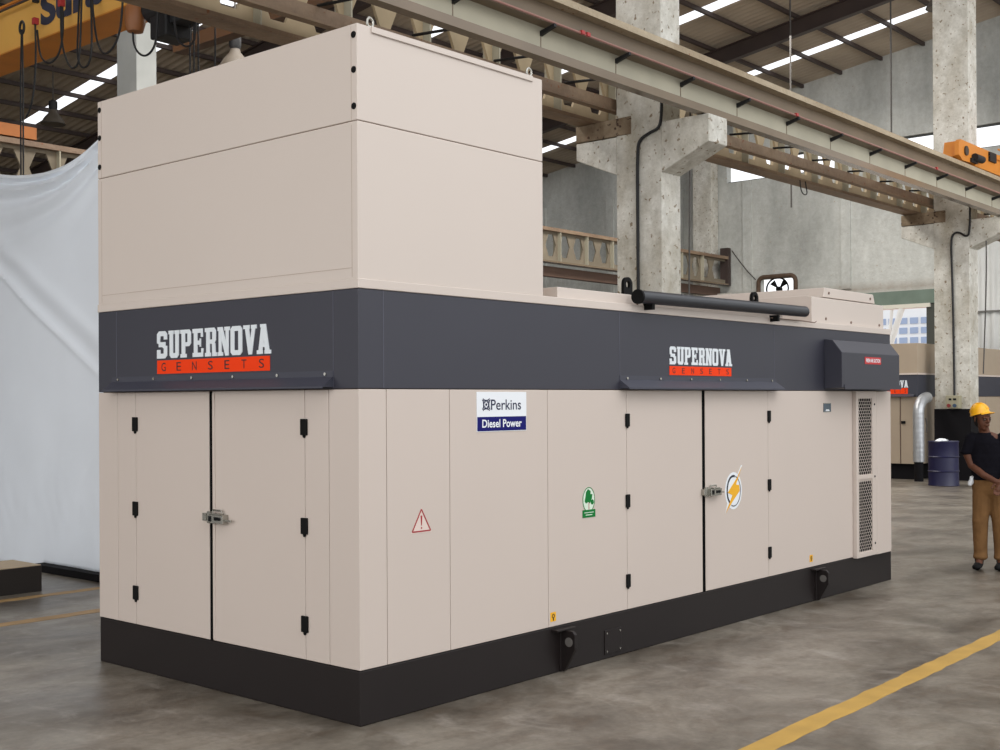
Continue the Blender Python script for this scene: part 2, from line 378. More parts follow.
# --- roof: corrugated sheets, with bare strips of roof light between them, purlins and rafters
STRIPS = [2.5, 7.95, 13.30, 18.75, 24.1, 29.75]; SWS = [.4, .4, .40, .45, .5, .62]
ROOFM = mat('roof_sheet', (168, 154, 136), .7, var=.14, scale=.7)
def roof():
    mb = MB(); Y0, Y1 = -1.0, 33.6
    edges = [-22]
    for s_, SW in zip(STRIPS, SWS): edges += [s_-SW/2, s_+SW/2]
    edges += [XW+.4]
    def sheet(xa, xb, ya, yb):
        n = max(2, int((xb-xa)/.04)); k = n+1
        xs = [xa+(xb-xa)*i/n for i in range(k)]
        vs_ = [(x, y, rz(y)+.03*math.sin(2*PI*x/.25)) for y in (ya, yb) for x in xs]
        mb.add(vs_, [[i, i+1, k+i+1, k+i] for i in range(n)])
    for i in range(0, len(edges), 2): sheet(edges[i], edges[i+1], Y0, Y1)
    for s_, SW in zip(STRIPS, SWS):        # the roof lights do not reach the eaves
        sheet(s_-SW/2, s_+SW/2, 29.3, Y1)
    o = mb.build('ceiling', ROOFM, None, smooth=True)
    return struct(o)
ceil = roof()
y = -1 + .4
k = 0
yy = [9.8+1.345*i for i in range(-8, 18)]
for y in yy:
    MB().box(-22, XW, y-.04, y+.04, rz(y)-.15, rz(y)-.04).build('purlin', DARKST, ceil)
for x in (-13.2, -7.5, -1.9, 3.8, 9.46, 15.15, 20.83, 26.5):
    mb = MB()
    for a, b, dz0, dz1 in ((x-.015, x+.015, .64, .2), (x-.1, x+.1, .66, .63), (x-.1, x+.1, .22, .19)):
        mb.add([(a, -1, rz(-1)-dz0), (b, -1, rz(-1)-dz0), (b, 33, rz(33)-dz0), (a, 33, rz(33)-dz0),
                (a, -1, rz(-1)-dz1), (b, -1, rz(-1)-dz1), (b, 33, rz(33)-dz1), (a, 33, rz(33)-dz1)],
               [(0, 3, 2, 1), (4, 5, 6, 7), (0, 1, 5, 4), (1, 2, 6, 5), (2, 3, 7, 6), (3, 0, 4, 7)])
    mb.build('rafter', DARKST, ceil)

# --- columns
def column(x, y0, y1, corb_near, corb_far, label, m_, black=True, dx=.47):
    t = thing('concrete_column', (x+dx/2, (y0+y1)/2, 0), label, 'column')
    zt = rz(y1)-.66; zn = 5.48-.008*(x-7.5)
    B(x, x+dx, y0, y1, 0, zt).build('shaft', m_, t, bevel=.012)
    if corb_near: MB().prism([(y0, 4.78), (y0-.74, 5.10), (y0-.74, zn), (y0, zn)], 0, x, x+dx).build('corbel', m_, t, bevel=.012)
    if corb_far:
        MB().prism([(y1, 4.83), (y1+.70, 5.12), (y1+.70, 5.36), (y1, 5.36)], 0, x, x+dx).build('corbel', m_, t, bevel=.012)
        MB().prism([(y1-.25, 5.37), (y1+.70, 5.37), (y1+.70, 5.60), (y1-.25, 5.62)], 0, x-.012, x+dx).build('bearing_block', concrete('bearing', (150, 134, 112), (112, 94, 74), (70, 52, 40), (1, 1, 1), 3, .6), t, bevel=.012)['label'] = 'rust-stained bearing block'
    if black: B(x-.01, x+dx+.01, y0-.01, y1+.01, 0, 1.48).build('painted_base', BLACKP, t)['label'] = 'black painted foot of the column'
    return t
YC0, YC1 = 4.341, 5.083
c1 = column(9.458, YC0, YC1, True, True, 'pitted pale concrete crane column with corbels rising right behind the enclosure', CONC)
c2 = column(20.83, YC0, YC1, True, True, 'mottled concrete crane column with a black painted foot and a switch box, behind the blue drum', CONC)
c3 = column(9.458, 17.02, 17.75, True, False, 'whitewashed slim column seen over the upper left of the tall hood box', CONCW)
column(20.83, 17.02, 17.75, True, False, 'concrete column of the far row, standing well behind the nearest column', CONC)
column(31.7, 17.02, 17.75, True, False, 'concrete column of the far row set against the back gable wall', CONC)
column(31.7, YC0, YC1, True, True, 'concrete column of the near row set against the back gable wall', CONC)

def hose(pts, r, name, label, cat='cable', m_=CABLE):
    return tag(MB().tube(smooth_path(pts), r, 8).build(name, m_, smooth=True), label, cat)
def smooth_path(pts, it=2):
    pts = [Vector(p) for p in pts]
    for _ in range(it):
        out = [pts[0]]
        for a, b in zip(pts, pts[1:]): out += [a*.75+b*.25, a*.25+b*.75]
        out.append(pts[-1]); pts = out
    return pts
hose([(9.44, 4.32, 5.75), (9.43, 4.32, 5.5), (9.43, 4.36, 5.37), (9.43, 4.52, 5.33), (9.43, 4.68, 5.26), (9.43, 4.715, 5.1), (9.43, 4.714, 4), (9.43, 4.71, 1.2)], .022, 'conduit_cable', 'black cable running down the column behind the enclosure')
hose([(20.80, 4.314, 5.9), (20.80, 4.32, 5.08), (20.80, 4.40, 5.02), (20.80, 4.55, 5.14), (20.80, 4.68, 5.1), (20.80, 4.71, 4.9), (20.80, 4.676, 3.7), (20.80, 4.66, 1.76)], .022, 'conduit_cable', 'black cable looping down to the switch box on the column')
hose([(9.9, 4.154, 6.2), (9.93, 4.19, 4.9), (9.96, 4.245, 2.4)], .012, 'hanging_wire', 'thin dark wire hanging just right of the nearest column', m_=CABLEG)
hose([(20.9, 4.03, 5.4), (20.92, 4.03, 4.2), (20.95, 4.12, 2.2)], .014, 'hanging_wire', 'thin dark wire hanging just right of the column with the switch box', m_=CABLEG)
# switch box
sb = tag(B(20.68, 20.83, 4.52, 4.80, 1.49, 1.76).build('switch_box', mat('box_paint', (150, 144, 120), .6, var=.1), None, bevel=.008), 'small beige switch box with red and blue push buttons on the column', 'switch box')
for dy, m_, nm in ((.07, mat('button_red', (120, 34, 34), .5), 'red push button'), (-.05, mat('button_blue', (48, 70, 92), .5), 'blue push button')):
    MB().cyl((20.68, 4.66+dy, 1.55), (20.655, 4.66+dy, 1.55), .038).build('button', m_, sb)['label'] = nm
MB().box(20.67, 20.68, 4.58, 4.64, 1.66, 1.70).cut().box(20.67, 20.68, 4.68, 4.73, 1.66, 1.70).cut().build_each('indicator', BLACK, sb)

# --- crane girders
def hexgirder(t, y, x0, x1, z0, z1, pitch=.635, first=5.17, far=False, wm=None):
    wm = wm or GIRDW
    ft = .05; zc0, zc1 = z0+ft, z1-ft; ym = y
    hz0, hz1 = z0+.19, z1-.12; zm = (hz0+hz1)/2; a, b = .235, .10
    web = MB(); n0 = math.ceil((x0-first)/pitch); n1 = math.floor((x1-first)/pitch)
    web.box(x0, x1, ym-.02, ym+.02, zc0, hz0); web.box(x0, x1, ym-.02, ym+.02, hz1, zc1)
    cs = [first+pitch*i for i in range(n0, n1+1)]
    for i in range(len(cs)-1):
        p, q = cs[i], cs[i+1]
        web.prism([(p+b, hz0), (q-b, hz0), (q-a, zm), (q-b, hz1), (p+b, hz1), (p+a, zm)], 1, ym-.02, ym+.02)
    web.build('web', wm if not far else mat('web_far', (122, 112, 95), .75, var=.15, scale=1.5), t)
    B(x0, x1, y-.15, y+.15, z0, z0+ft).build('bottom_flange', BROWNST if not far else GIRDP, t)
    B(x0, x1, y-.15, y+.15, z1-ft, z1+(.05 if far else 0)).build('top_flange', BROWNST, t)
    st = MB()
    for i in range(0, len(cs)-1, 2):
        xm = cs[i]+pitch/2
        if xm > x0+12: st.box(xm-.012, xm+.012, y-.14, y+.14, zc0, zc1).cut()
    st.build_each('stiffener', GIRDW, t)
# near girder
t = thing('crane_girder', (10, 3.8, 5.4), 'long crane girder on the corbels facing the camera, with rail channel and conductor bar', 'crane girder')
B(-20, XW-.6, 3.66, 3.80, 5.49, 5.59).build('bottom_flange', GIRDP, t)
B(-20, XW-.6, 3.735, 3.775, 5.59, 5.9).build('web', GIRDW, t)
MB().box(-20, XW-.6, 3.72, 3.79, 5.87, 6.13).box(-20, XW-.6, 3.58, 3.79, 5.85, 5.872).build('rail_channel', mat('channel_paint', (114, 99, 80), .5, var=.12, scale=1.5), t)
B(-20, XW-.6, 3.58, 3.95, 6.12, 6.20).build('top_flange', concrete('rail_flange', (186, 172, 148), (150, 132, 106), (132, 84, 52), (.3, 1, 1), 1.5, .66, .7), t)
br = MB(); jn = MB(); cl_ = MB()
for k in range(-16, 19):
    x = 4.72+1.425*k
    if x > XW-.8: continue
    if x < -3: continue
    br.prism([(3.735, 5.745), (3.735, 5.80), (3.53, 5.845), (3.53, 5.81)], 0, x-.02, x+.02).cut()
    jn.box(x-.012, x+.0, 3.729, 3.735, 5.59, 5.80).cut()
    cl_.box(x+.55, x+.66, 3.62, 3.72, 5.872, 5.90).cut()
br.build_each('bracket', CABLE, t); jn.build_each('joint_line', GIRDP, t); cl_.build_each('rail_clip', CABLE, t)
MB().tube([(-20, 3.55, 5.858), (XW-.6, 3.55, 5.858)], .014, 8).build('conductor_bar', mat('conductor_pink', (150, 110, 100), .5), t)
ib = MB()
for x in (6.62, 6.72, 11.75, 17.0): ib.box(x, x+.06, 3.52, 3.56, 5.845, 5.885).cut()
ib.build_each('insulator', REDP, t, label='red insulator')
for o_ in t.children:                                  # the old girder sags slightly towards the gable
    for v_ in o_.data.vertices: v_.co.z -= .008*(v_.co.x+10-7.5)
# companion girder on the far corbels of the same columns
t = thing('crane_girder', (10, 5.6, 5.6), 'castellated crane girder with hexagonal openings running behind the nearest girder', 'crane girder')
hexgirder(t, 5.6, -20, XW-.6, 5.61, 6.5, first=14.10, wm=mat('web_tan', (170, 152, 122), .75, var=.15, scale=2))
MB().box(-20, XW-.6, 5.18, 5.22, 5.72, 5.92).box(-20, XW-.6, 5.10, 5.18, 5.72, 5.745).build('tie_channel', BROWNST, t)
tb = MB()
for k in range(-8, 19):
    x = 5.6+1.425*k
    if -3 < x < XW-1: tb.cyl((x, 3.775, 5.82), (x, 5.2, 5.94), .018, n=8).cut()
tb.build_each('tie_rod', CABLE, t)
MB().tube(smooth_path([(15.5, 5.4, 5.61), (15.52, 5.4, 5.45), (15.62, 5.4, 5.36), (15.78, 5.4, 5.38), (15.74, 5.4, 5.50), (15.7, 5.4, 5.61)]), .01, 6).build('loose_wire', CABLE, t)
# girder of the far row
t = thing('crane_girder', (20, 16.6, 5.55), 'distant castellated crane girder of the far row, rusty on top, seen above the enclosure roof', 'crane girder')
hexgirder(t, 16.62, -20, 31.9, 5.57, 6.5, first=22.4, far=True)
B(-20, 31.9, 16.8, 17.0, 5.22, 5.5).build('lower_tie', mat('lower_tie', (96, 74, 62), .7, var=.1), t)
B(31.9, 32.1, 16.5, 16.8, 5.57, 6.85).build('end_stop', DARKST, t)
MB().tube(smooth_path([(32.0, 16.4, 6.75), (32.0, 15.9, 6.1), (32.0, 15.5, 5.7)]), .02, 6).build('end_cable', CABLEG, t)

# ================================================================== CRANES
t = thing('overhead_crane', (4.6, 10.8, 6.37), 'yellow overhead bridge crane with dark blue lettering at the upper left', 'crane')
YA, YB = 5.7, 16.4; HT = t
MB().box(4.4, 4.85, YA, YB, 6.86, 7.53).build('bridge_beam', YEL, t, bevel=.006)
B(4.34, 4.91, YA, YB, 6.84, 6.86).build('beam_flange', YELO, t)
B(4.34, 4.91, YA, YB, 7.53, 7.56).build('beam_flange', YELO, t)
MB().box(6.0, 6.2, YA, 10.6, 6.86, 7.05).build('bridge_beam', mat('crane_dark', (86, 64, 48), .6, var=.1), t)['label'] = 'dark stub beam beside the hoist'
for yc in (5.6, 16.6):
    MB().box(3.6, 7.0, yc-.14, yc+.14, 6.58, 6.80).build('end_carriage', mat('crane_brown_orange', (160, 94, 34), .6, var=.1) if yc > 10 else mat('crane_dark2', (60, 46, 40), .6), t)
    wl = MB()
    for x in (3.9, 6.7): wl.cyl((x, yc-.05, 6.62), (x, yc+.05, 6.62), .12).cut()
    wl.build_each('wheel', DARKST, t)
text('Sura', onX(11.46, 7.045, 4.4), 1.62, .47, .004, 'lettering', BLUEP, t, .002, bold=.045)
# festoon cable, its clamps, the dark hoist
fc = thing('festoon_cable', (4.2, 10, 6.3), 'black festoon cable hanging in loops in front of the yellow crane beam', 'cable')
LOOPS = [[[11.34, 7.06], [11.32, 6.53], [11.38, 6.11], [11.47, 5.88], [11.61, 5.76]],
 [[11.32, 6.95], [11.26, 6.58], [11.05, 6.42], [10.83, 6.43], [10.67, 6.57], [10.61, 6.87], [10.64, 7.18]],
 [[10.64, 7.18], [10.64, 6.67], [10.51, 6.37], [10.36, 6.22], [10.2, 6.24], [10.15, 6.44], [10.12, 6.84], [10.09, 7.4]],
 [[10.17, 7.4], [10.25, 6.59], [10.25, 6.35], [10.15, 6.2], [9.98, 6.19], [9.87, 6.39], [9.92, 7.4]],
 [[9.89, 7.4], [9.77, 6.56], [9.63, 6.31], [9.46, 6.25], [9.24, 6.37], [9.12, 6.63], [9.07, 7.4]],
 [[8.87, 7.4], [8.92, 6.39], [8.85, 6.19], [8.65, 6.06], [8.45, 6.11], [8.36, 6.28], [8.31, 7.4]],
 [[8.01, 7.4], [7.97, 6.26], [7.84, 6.06], [7.64, 5.98], [7.5, 6.11], [7.45, 7.4]]]
for i, L_ in enumerate(LOOPS):
    MB().tube(smooth_path([(4.25+.02*(i % 2), a, b) for a, b in L_]), .014, 6).build('cable_loop', CABLE, fc, smooth=True)
cl = MB()
for yy_ in (11.34, 10.64, 10.1, 9.9, 9.07, 8.6, 7.7): cl.box(4.22, 4.30, yy_-.03, yy_+.03, 7.34, 7.42).cut()
cl.build_each('cable_trolley', CABLE, fc)
MB().tube([(4.27, 5.8, 7.44), (4.27, 13.5, 7.44)], .018, 6).build('festoon_track', DARKST, fc)
cp = MB().box(4.22, 4.29, 11.31, 11.38, 7.03, 7.12).cut().box(4.22, 4.29, 10.60, 10.67, 7.13, 7.22).cut()
cp.build_each('cable_clamp', REDP, fc, label='red cable clamp')
hr = thing('crane_sling', (4.2, 11.62, 4.4), 'pair of black sling ropes hanging straight down at the far upper left', 'sling')
for d in (-.035, .035): MB().tube([(4.2, 11.62+d*.3, 7.0), (4.2, 11.63+d, 6.3), (4.2, 11.63+d, 2.6)], .012, 6).build('rope', CABLE, hr)
MB().tube([(4.2, 11.62+.06*math.sin(a), 7.03+.09*math.cos(a)) for a in [2*PI*i/16 for i in range(16)]], .018, 6, closed=True).build('ring', CABLE, hr)
# hoist trolley lump near the near end of the bridge
h = MB().box(4.35, 4.75, 8.3, 8.65, 6.30, 6.62).box(4.4, 4.7, 7.9, 8.3, 6.45, 6.85).build('hoist', CABLE, HT, bevel=.02)
h['label'] = 'dark electric hoist'
MB().cyl((4.45, 8.75, 6.70), (4.45, 8.25, 6.70), .16, n=20).build('drum', CABLE, h)
MB().lathe([(.0, 0), (.10, .02), (.13, .12), (.13, .3), (.09, .38), (0, .4)], (4.3, 8.90, 6.42), 20).build('motor_cover', mat('hoist_cover', (140, 88, 48), .5), h, smooth=True)['label'] = 'rounded tan motor cover'
hb = MB()
for p in ((4.6, 8.144), (4.6, 8.06), (4.6, 7.97), (4.6, 7.62)): hb.tube([(p[0], p[1], 6.7), (p[0], p[1], 4.2)], .011, 6).cut()
hb.build_each('chain', CABLE, h)
# crane standing on the nave girder at the right
t = thing('overhead_crane', (20, 3.78, 6.23), 'orange end carriage of a second crane on the girder at the right', 'crane')
_L = list(COL.objects)
MB().prism([(18.05, 6.50), (18.25, 6.42), (18.9, 6.44), (18.9, 6.40), (23.8, 6.40), (23.8, 6.80), (18.15, 6.80), (18.05, 6.74)], 1, 3.60, 3.68).build('side_plate', YELO, t)
MB().prism([(18.15, 6.50), (18.3, 6.44), (23.8, 6.42), (23.8, 6.80), (18.25, 6.80)], 1, 3.68, 3.95).build('end_carriage', YELO, t, bevel=.01)
wl = MB()
for x in (18.45, 22.9): wl.cyl((x, 3.70, 6.50), (x, 3.90, 6.50), .13).cut()
wl.build_each('wheel', DARKST, t)
MB().cyl((18.4, 3.60, 6.62), (18.4, 3.57, 6.62), .09, n=20).build('axle_cap', mat('axle', (60, 50, 40), .6), t)
MB().box(18.62, 18.92, 3.56, 3.60, 6.44, 6.52).cyl((18.7, 3.54, 6.54), (19.1, 3.54, 6.54), .07).build('motor', CABLE, t)
B(19.6, 19.95, 3.56, 3.60, 6.60, 6.78).build('control_box', CABLE, t)
MB().box(22.2, 22.8, -2.0, 3.7, 6.82, 7.35).build('bridge_beam', YELO, t)
MB().prism([(20.7, 6.80), (22.2, 7.45), (22.2, 6.80)], 1, 3.62, 3.9).build('gusset', YELO, t)
MB().tube([(20.1, 3.58, 6.90), (24, 3.58, 6.93)], .02, 6).tube([(19.6, 3.58, 6.70), (24, 3.58, 6.70)], .015, 6).build('handrail', YELO, t)

for o_ in [q for q in COL.objects if q not in _L and q.type == 'MESH']: o_.data.transform(Matrix.Translation((.22, 0, -.27)))

# ================================================================== LAMPS
def highbay(x, y, z, ztop, label, s=1.0):
    t = thing('high_bay_lamp', (x, y, z), label, 'lamp')
    MB().lathe([(.30*s, 0), (.29*s, .04*s), (.22*s, .16*s), (.10*s, .30*s), (.09*s, .36*s)], (x, y, z), 28).build('lamp_shade', mat('lamp_reflector', (88, 80, 70), .6), t, smooth=True)
    MB().lathe([(.09*s, .36*s), (.11*s, .42*s), (.11*s, .58*s), (.05*s, .62*s)], (x, y, z), 20).build('ballast', CABLE, t, smooth=True)
    MB().cyl((x, y, z+.6*s), (x, y, ztop), .012*s+.004, n=8).build('rod', CABLEG, t)
    MB().tube([(x+.30*s*math.cos(a), y+.30*s*math.sin(a), z) for a in [2*PI*i/28 for i in range(28)]], .012, 6, closed=True).build('rim', CABLEG, t)
highbay(11.8, 24.6, 8.93, rz(24.6), 'bell-shaped high bay lamp hanging above the white sheet at the upper left', 1.0)
highbay(9.0, 13.12, 7.68, rz(13.12), 'high bay lamp hanging just above the tall hood box', 1.0)
highbay(23.6, 5.98, 10.75, rz(5.98), 'high bay lamp seen as a dark ring at the top beside the column', 1.05)
for i, (x, y, zb, lb) in enumerate(((24, 10.0, 6.6, 'thin grey rod hanging from the roof, left one of two'), (24, 7.34, 6.6, 'thin grey rod hanging from the roof, nearer the column with the switch box'))):
    tag(MB().cyl((x, y, zb), (x, y, rz(y)-.1), .022, n=8).build('hanging_rod', CABLEG), lb, 'rod')

# ================================================================== FAN IN THE GABLE WALL
t = thing('exhaust_fan', (XW, 14.8, 5.02), 'round-cornered rusty exhaust fan frame in a wall opening above the enclosure roof', 'fan')
def rr(cx, cy, w_, h_, r, n=6):
    out = []
    for sx, sy, a in ((1, 1, 0), (-1, 1, PI/2), (-1, -1, PI), (1, -1, 1.5*PI)):
        for i in range(n+1):
            t_ = a+PI/2*i/n; out.append((cx+sx*(w_-r)+r*math.cos(t_), cy+sy*(h_-r)+r*math.sin(t_)))
    return out
P = rr(14.8, 5.36, .68, .42, .2)
MB().tube([(XW-.04, a, b) for a, b in P], .075, 8, closed=True).build('frame', mat('fan_rust', (84, 66, 52), .8, var=.2, scale=8), t, smooth=True)
mb = MB()
for i in range(4):
    a = i*PI/2+.5; ca, sa = math.cos(a), math.sin(a); c2_, s2_ = math.cos(a+.55), math.sin(a+.55)
    mb.add([(XW+.1, 14.8, 5.36), (XW+.08, 14.8+.36*ca, 5.36+.36*sa), (XW+.16, 14.8+.36*c2_, 5.36+.36*s2_)], [(0, 1, 2)])
fb = mb.build('fan_blade', BLACK, t); s = fb.modifiers.new('thickness', 'SOLIDIFY'); s.thickness = .01
MB().cyl((XW+.05, 14.8, 5.36), (XW+.2, 14.8, 5.36), .09).build('hub', BLACK, t)
MB().tube([(XW, 14.8+.40*math.cos(a), 5.36+.37*math.sin(a)) for a in [2*PI*i/24 for i in range(24)]], .03, 6, closed=True).build('guard_ring', BLACK, t)

# ================================================================== OUTSIDE THE DOORWAY
t = thing('building', (62, 27, 0), 'pale bluish building with window rows seen through the doorway', 'building')
B(62, 66, 10, 44, 0, 6.7).build('wall', mat('far_wall', (232, 234, 238), .8, var=.06, scale=.4), t)
mb = MB()
for zz in (4.75, 5.3, 5.85):
    for yy_ in [19+.62*i for i in range(20)]: mb.box(61.95, 62, yy_, yy_+.45, zz, zz+.34).cut()
mb.build_each('window', mat('far_glass', (150, 166, 196), .3), t)
t = thing('steel_post', (46, 17.05, 0), 'white branching steel post standing outside the doorway', 'post')
PW = mat('post_white', (236, 232, 228), .6)
MB().cyl((46, 17.05, 0), (46, 17.05, 3.6), .22).build('shaft', PW, t)
MB().cyl((46, 17.05, 3.4), (46, 16.3, 5.6), .13).cyl((46, 17.05, 3.4), (46, 17.8, 5.6), .13).cyl((46, 17.05, 2.8), (46, 16.75, 5.6), .07).build('branch', PW, t)
MB().box(45.9, 46.1, 12, 22, 5.5, 5.8).build('crossbeam', mat('post_pink', (232, 200, 190), .6), t)

# ================================================================== GENERATOR ENCLOSURE
LX, WY = 6.754, 2.55
HB, H1, H2, H3, LB = .296, 1.780, 2.314, 3.713, 1.548
G = thing('generator_set', (LX/2, WY/2, 0), 'large beige generator enclosure with charcoal band and tall hood box, filling the foreground', 'generator')
# skid
sk = MB().box(.002, LX-.002, .002, WY-.002, .0, HB-.004).build('skid_base', SKID, G, bevel=.006)
sk['label'] = 'dark brown-black skid base'
def lug(x):
    mb = MB()
    # tapered plate standing out from the skid, with a hole through its upper part
    mb.prism([(.004, .265), (-.095, .265), (-.115, .245), (-.115, .155), (-.03, .008), (.004, .008)], 0, x, x+.025)
    mb.box(x-.09, x+.10, -.05, .004, .266, .278)
    mb.box(x-.01, x+.035, -.012, .004, .008, .265)
    o = mb.build('lifting_lug', SKID, sk, bevel=.003)
    mb = MB().cyl((x-.0015, -.068, .195), (x+.0265, -.068, .195), .030, n=24)
    mb.build('lug_hole', mat('lug_hole', (96, 92, 88), .6), sk)
lug(1.70); lug(5.20)
mb = MB().box(2.17, 2.36, -.004, .004, .03, .19)
mb.build('access_plate', SKID, sk, bevel=.002)
mb = MB()
for a in (2.19, 2.34):
    for b in (.05, .17): mb.cyl((a, -.004, b), (a, -.009, b), .007, n=10).cut()
mb.build_each('bolt', CHROME, sk)
# core body
B(.022, LX-.022, .022, WY-.022, HB-.01, H2).build('enclosure_core', SEAM, G)
def panelY(name, x0, x1, z0=HB, z1=H1, m_=BEIGE, d=.022, g=.002, out=0.0, parent=None):
    return B(x0+g, x1-g, -out, d, z0, z1).build(name, m_, parent or G, bevel=.003)
def panelX(name, y0, y1, z0=HB, z1=H1, m_=BEIGE, d=.022, g=.002, out=0.0, parent=None):
    return B(-out, d, y0+g, y1-g, z0, z1).build(name, m_, parent or G, bevel=.003)
# corner post wraps both sides
MB().prism([(0, 0), (.198, 0), (.198, .022), (.022, .022), (.022, .239), (0, .239)], 2, HB, H1).build('corner_panel', BEIGE, G, bevel=.003)
for a, b in ((.2, .694), (.694, 1.583), (1.583, 2.437), (4.391, 5.93)): panelY('side_panel', a, b)
for a, b in ((.241, .441), (2.111, 2.322), (2.322, WY+.002)): panelX('side_panel', a, b)
B(.022, LX, WY-.022, WY, HB, H1).build('side_panel', BEIGE, G, bevel=.003)      # rear long side
B(LX-.022, LX, .03, WY-.03, HB, H1).build('side_panel', BEIGE, G, bevel=.003)
# doors
def hingeY(x, z, d_):
    mb = MB().box(x-.022, x+.022, -.012, 0, z-.044, z+.044)
    mb.prism([(x-.012, z-.042), (x+.012, z-.042), (x+.006, z-.055), (x-.006, z-.055)], 1, -.010, 0)
    mb.build('hinge', BLACK, d_, bevel=.003)
def hingeX(y, z, d_):
    mb = MB().box(-.012, 0, y-.027, y+.027, z-.045, z+.045)
    mb.prism([(y-.012, z-.045), (y+.012, z-.045), (y+.006, z-.060), (y-.006, z-.060)], 0, -.010, 0)
    mb.build('hinge', BLACK, d_, bevel=.003)
d1 = panelY('door', 2.437, 3.400); d2 = panelY('door', 3.440, 4.391)
B(3.402, 3.442, .004, .021, HB, H1).build('door_gasket', GAP, G)
for z in (1.578, 1.03, .49): hingeY(2.440, z, d1); hingeY(4.400, z, d2)
e2 = panelX('door', .441, 1.292); e1 = panelX('door', 1.322, 2.111)
B(.004, .021, 1.294, 1.322, HB, H1).build('door_gasket', GAP, G)
B(-.006, 0, 1.262, 1.284, HB+.01, H1-.01).build('door_lip', BEIGE, e2, bevel=.002)
for z in (1.576, 1.031, .492): hingeX(.441, z, e2)
for z in (1.576, 1.036, .498): hingeX(2.111, z, e1)
# latches
def latch(mp, s, d_):
    """strike block across the gap, cast body, bolt lever pointing away"""
    mb = MB()
    def bx(u0, u1, v0, v1, w0, w1, mi=0):
        a = mp(s*u0, v0, w0); b = mp(s*u1, v1, w1); mb.box(a[0], b[0], a[1], b[1], a[2], b[2], mi)
    bx(-.05, -.015, -.022, .024, 0, .03); bx(-.015, .02, -.035, .035, 0, .022)
    bx(.02, .17, -.030, .022, .0, .045); bx(.05, .14, .022, .030, .01, .05)
    bx(.17, .23, -.016, -.004, .02, .032, 0)
    mb.cyl(mp(s*.045, .045, .02), mp(s*.13, .045, .02), .006, n=8, mi=0)
    mb.cyl(mp(s*.045, .02, .02), mp(s*.045, .045, .02), .005, n=8, mi=0); mb.cyl(mp(s*.13, .02, .02), mp(s*.13, .045, .02), .005, n=8, mi=0)
    bx(.035, .06, -.02, .012, .045, .049, 1); bx(.09, .15, -.012, .008, .045, .049, 1)
    o = mb.build('latch', [CHROME, BLACK], d_, bevel=.003); o['label'] = 'shiny zinc door latch'
latch(onY(3.43, 1.03), 1, d2)
latch(onX(1.305, 1.03), 1, e2)
# louvred end section, standing slightly proud
lv = MB().box(5.935, 5.985, -.035, .02, HB-.012, H1).box(5.985, 6.27, -.035, .02, HB-.012, HB+.03).box(5.985, 6.27, -.035, .02, .985, 1.02).box(5.985, 6.27, -.035, .02, 1.715, H1).box(6.27, 6.36, -.035, .02, HB-.012, H1).build('grille_frame', BEIGE, G, bevel=.002)
B(6.362, 6.668, -.037, .02, HB-.016, H1).build('side_panel', BEIGE, G, bevel=.004)
B(6.668, LX, .0, .02, HB, H1).build('side_panel', BEIGE, G)
for z0, z1 in ((HB+.03, .985), (1.02, 1.715)):
    mb = MB(); mb.box(5.985, 6.27, -.022, -.018, z0, z1, 0); r = .0176; row = 0; z = z0+.02
    while z < z1-.012:
        x = 5.985+.022+(.0195 if row % 2 else 0)
        while x < 6.262:
            mb.add([(x+r*math.cos(a), -.0235, z+r*.86*math.sin(a)) for a in [PI/6+PI/3*i for i in range(6)]], [(0, 1, 2, 3, 4, 5)], 1); x += .039
        z += .0275; row += 1
    o = mb.build('perforated_grille', [BEIGE, GAP], G); o['label'] = 'perforated beige grille with dark openings'
mb = MB()
for z in (1.66, 1.0, .39): mb.cyl((6.315, -.035, z), (6.315, -.039, z), .010, n=10).cut()
mb.build_each('rivet', BLACK, lv)
# band: its sheets, seams, shade rails
MB().box(0, LX, 0, WY, H1+.004, H2-.001).build('band', BAND, G, bevel=.003)['label'] = 'charcoal band round the enclosure'
bs = MB()
for x in (.18, 2.36, 4.50): bs.box(x-.002, x+.002, -.0012, .001, H1+.006, H2-.002).cut()
for y in (.2, 2.33): bs.box(-.0012, .001, y-.002, y+.002, H1+.006, H2-.002).cut()
bs.build_each('band_seam', mat('band_seam', (84, 84, 96), .5), G)
SHADE = mat('charcoal_lit', (60, 61, 72), .5)  # band charcoal, lightened for the light its sloped top catches
def drip(a0, a1, z0, z1, axis):
    """folded rain shade over the doors, fixed with a row of rivets"""
    mb = MB(); d_ = .075; t_ = .004
    prof = [(0, z1), (0, z0+.052), (-d_, z0), (-d_, z0-.006), (-d_-t_, z0-.006), (-d_-t_, z0+.004), (-t_, z0+.056), (-t_, z1)]
    if axis == 'y':
        mb.prism([(p[0], p[1]) for p in prof], 0, a0, a1)     # (y,z) extruded along x
        for x in (a0, a1-.003): mb.prism([(0, z0+.05), (-d_, z0), (0, z0)], 0, x, x+.003)
        o = mb.build('rain_shade', SHADE, G); rv = MB()
        for i in range(6): x = a0+.08+(a1-a0-.16)*i/5; rv.cyl((x, -t_, z1-.018), (x, -t_-.007, z1-.018), .009, n=10).cut()
    else:
        mb.prism([(p[0], p[1]) for p in prof], 1, a0, a1)     # (x,z) extruded along y
        for y in (a0, a1-.003): mb.prism([(0, z0+.05), (-d_, z0), (0, z0)], 1, y, y+.003)
        o = mb.build('rain_shade', SHADE, G); rv = MB()
        for i in range(6): y = a0+.06+(a1-a0-.14)*i/5; rv.cyl((-t_, y, z1-.018), (-t_-.007, y, z1-.018), .009, n=10).cut()
    rv.build_each('rivet', CHROME, o)
    return o
drip(2.36, 4.53, 1.793, 1.880, 'y'); drip(.20, 2.385, 1.793, 1.882, 'x')
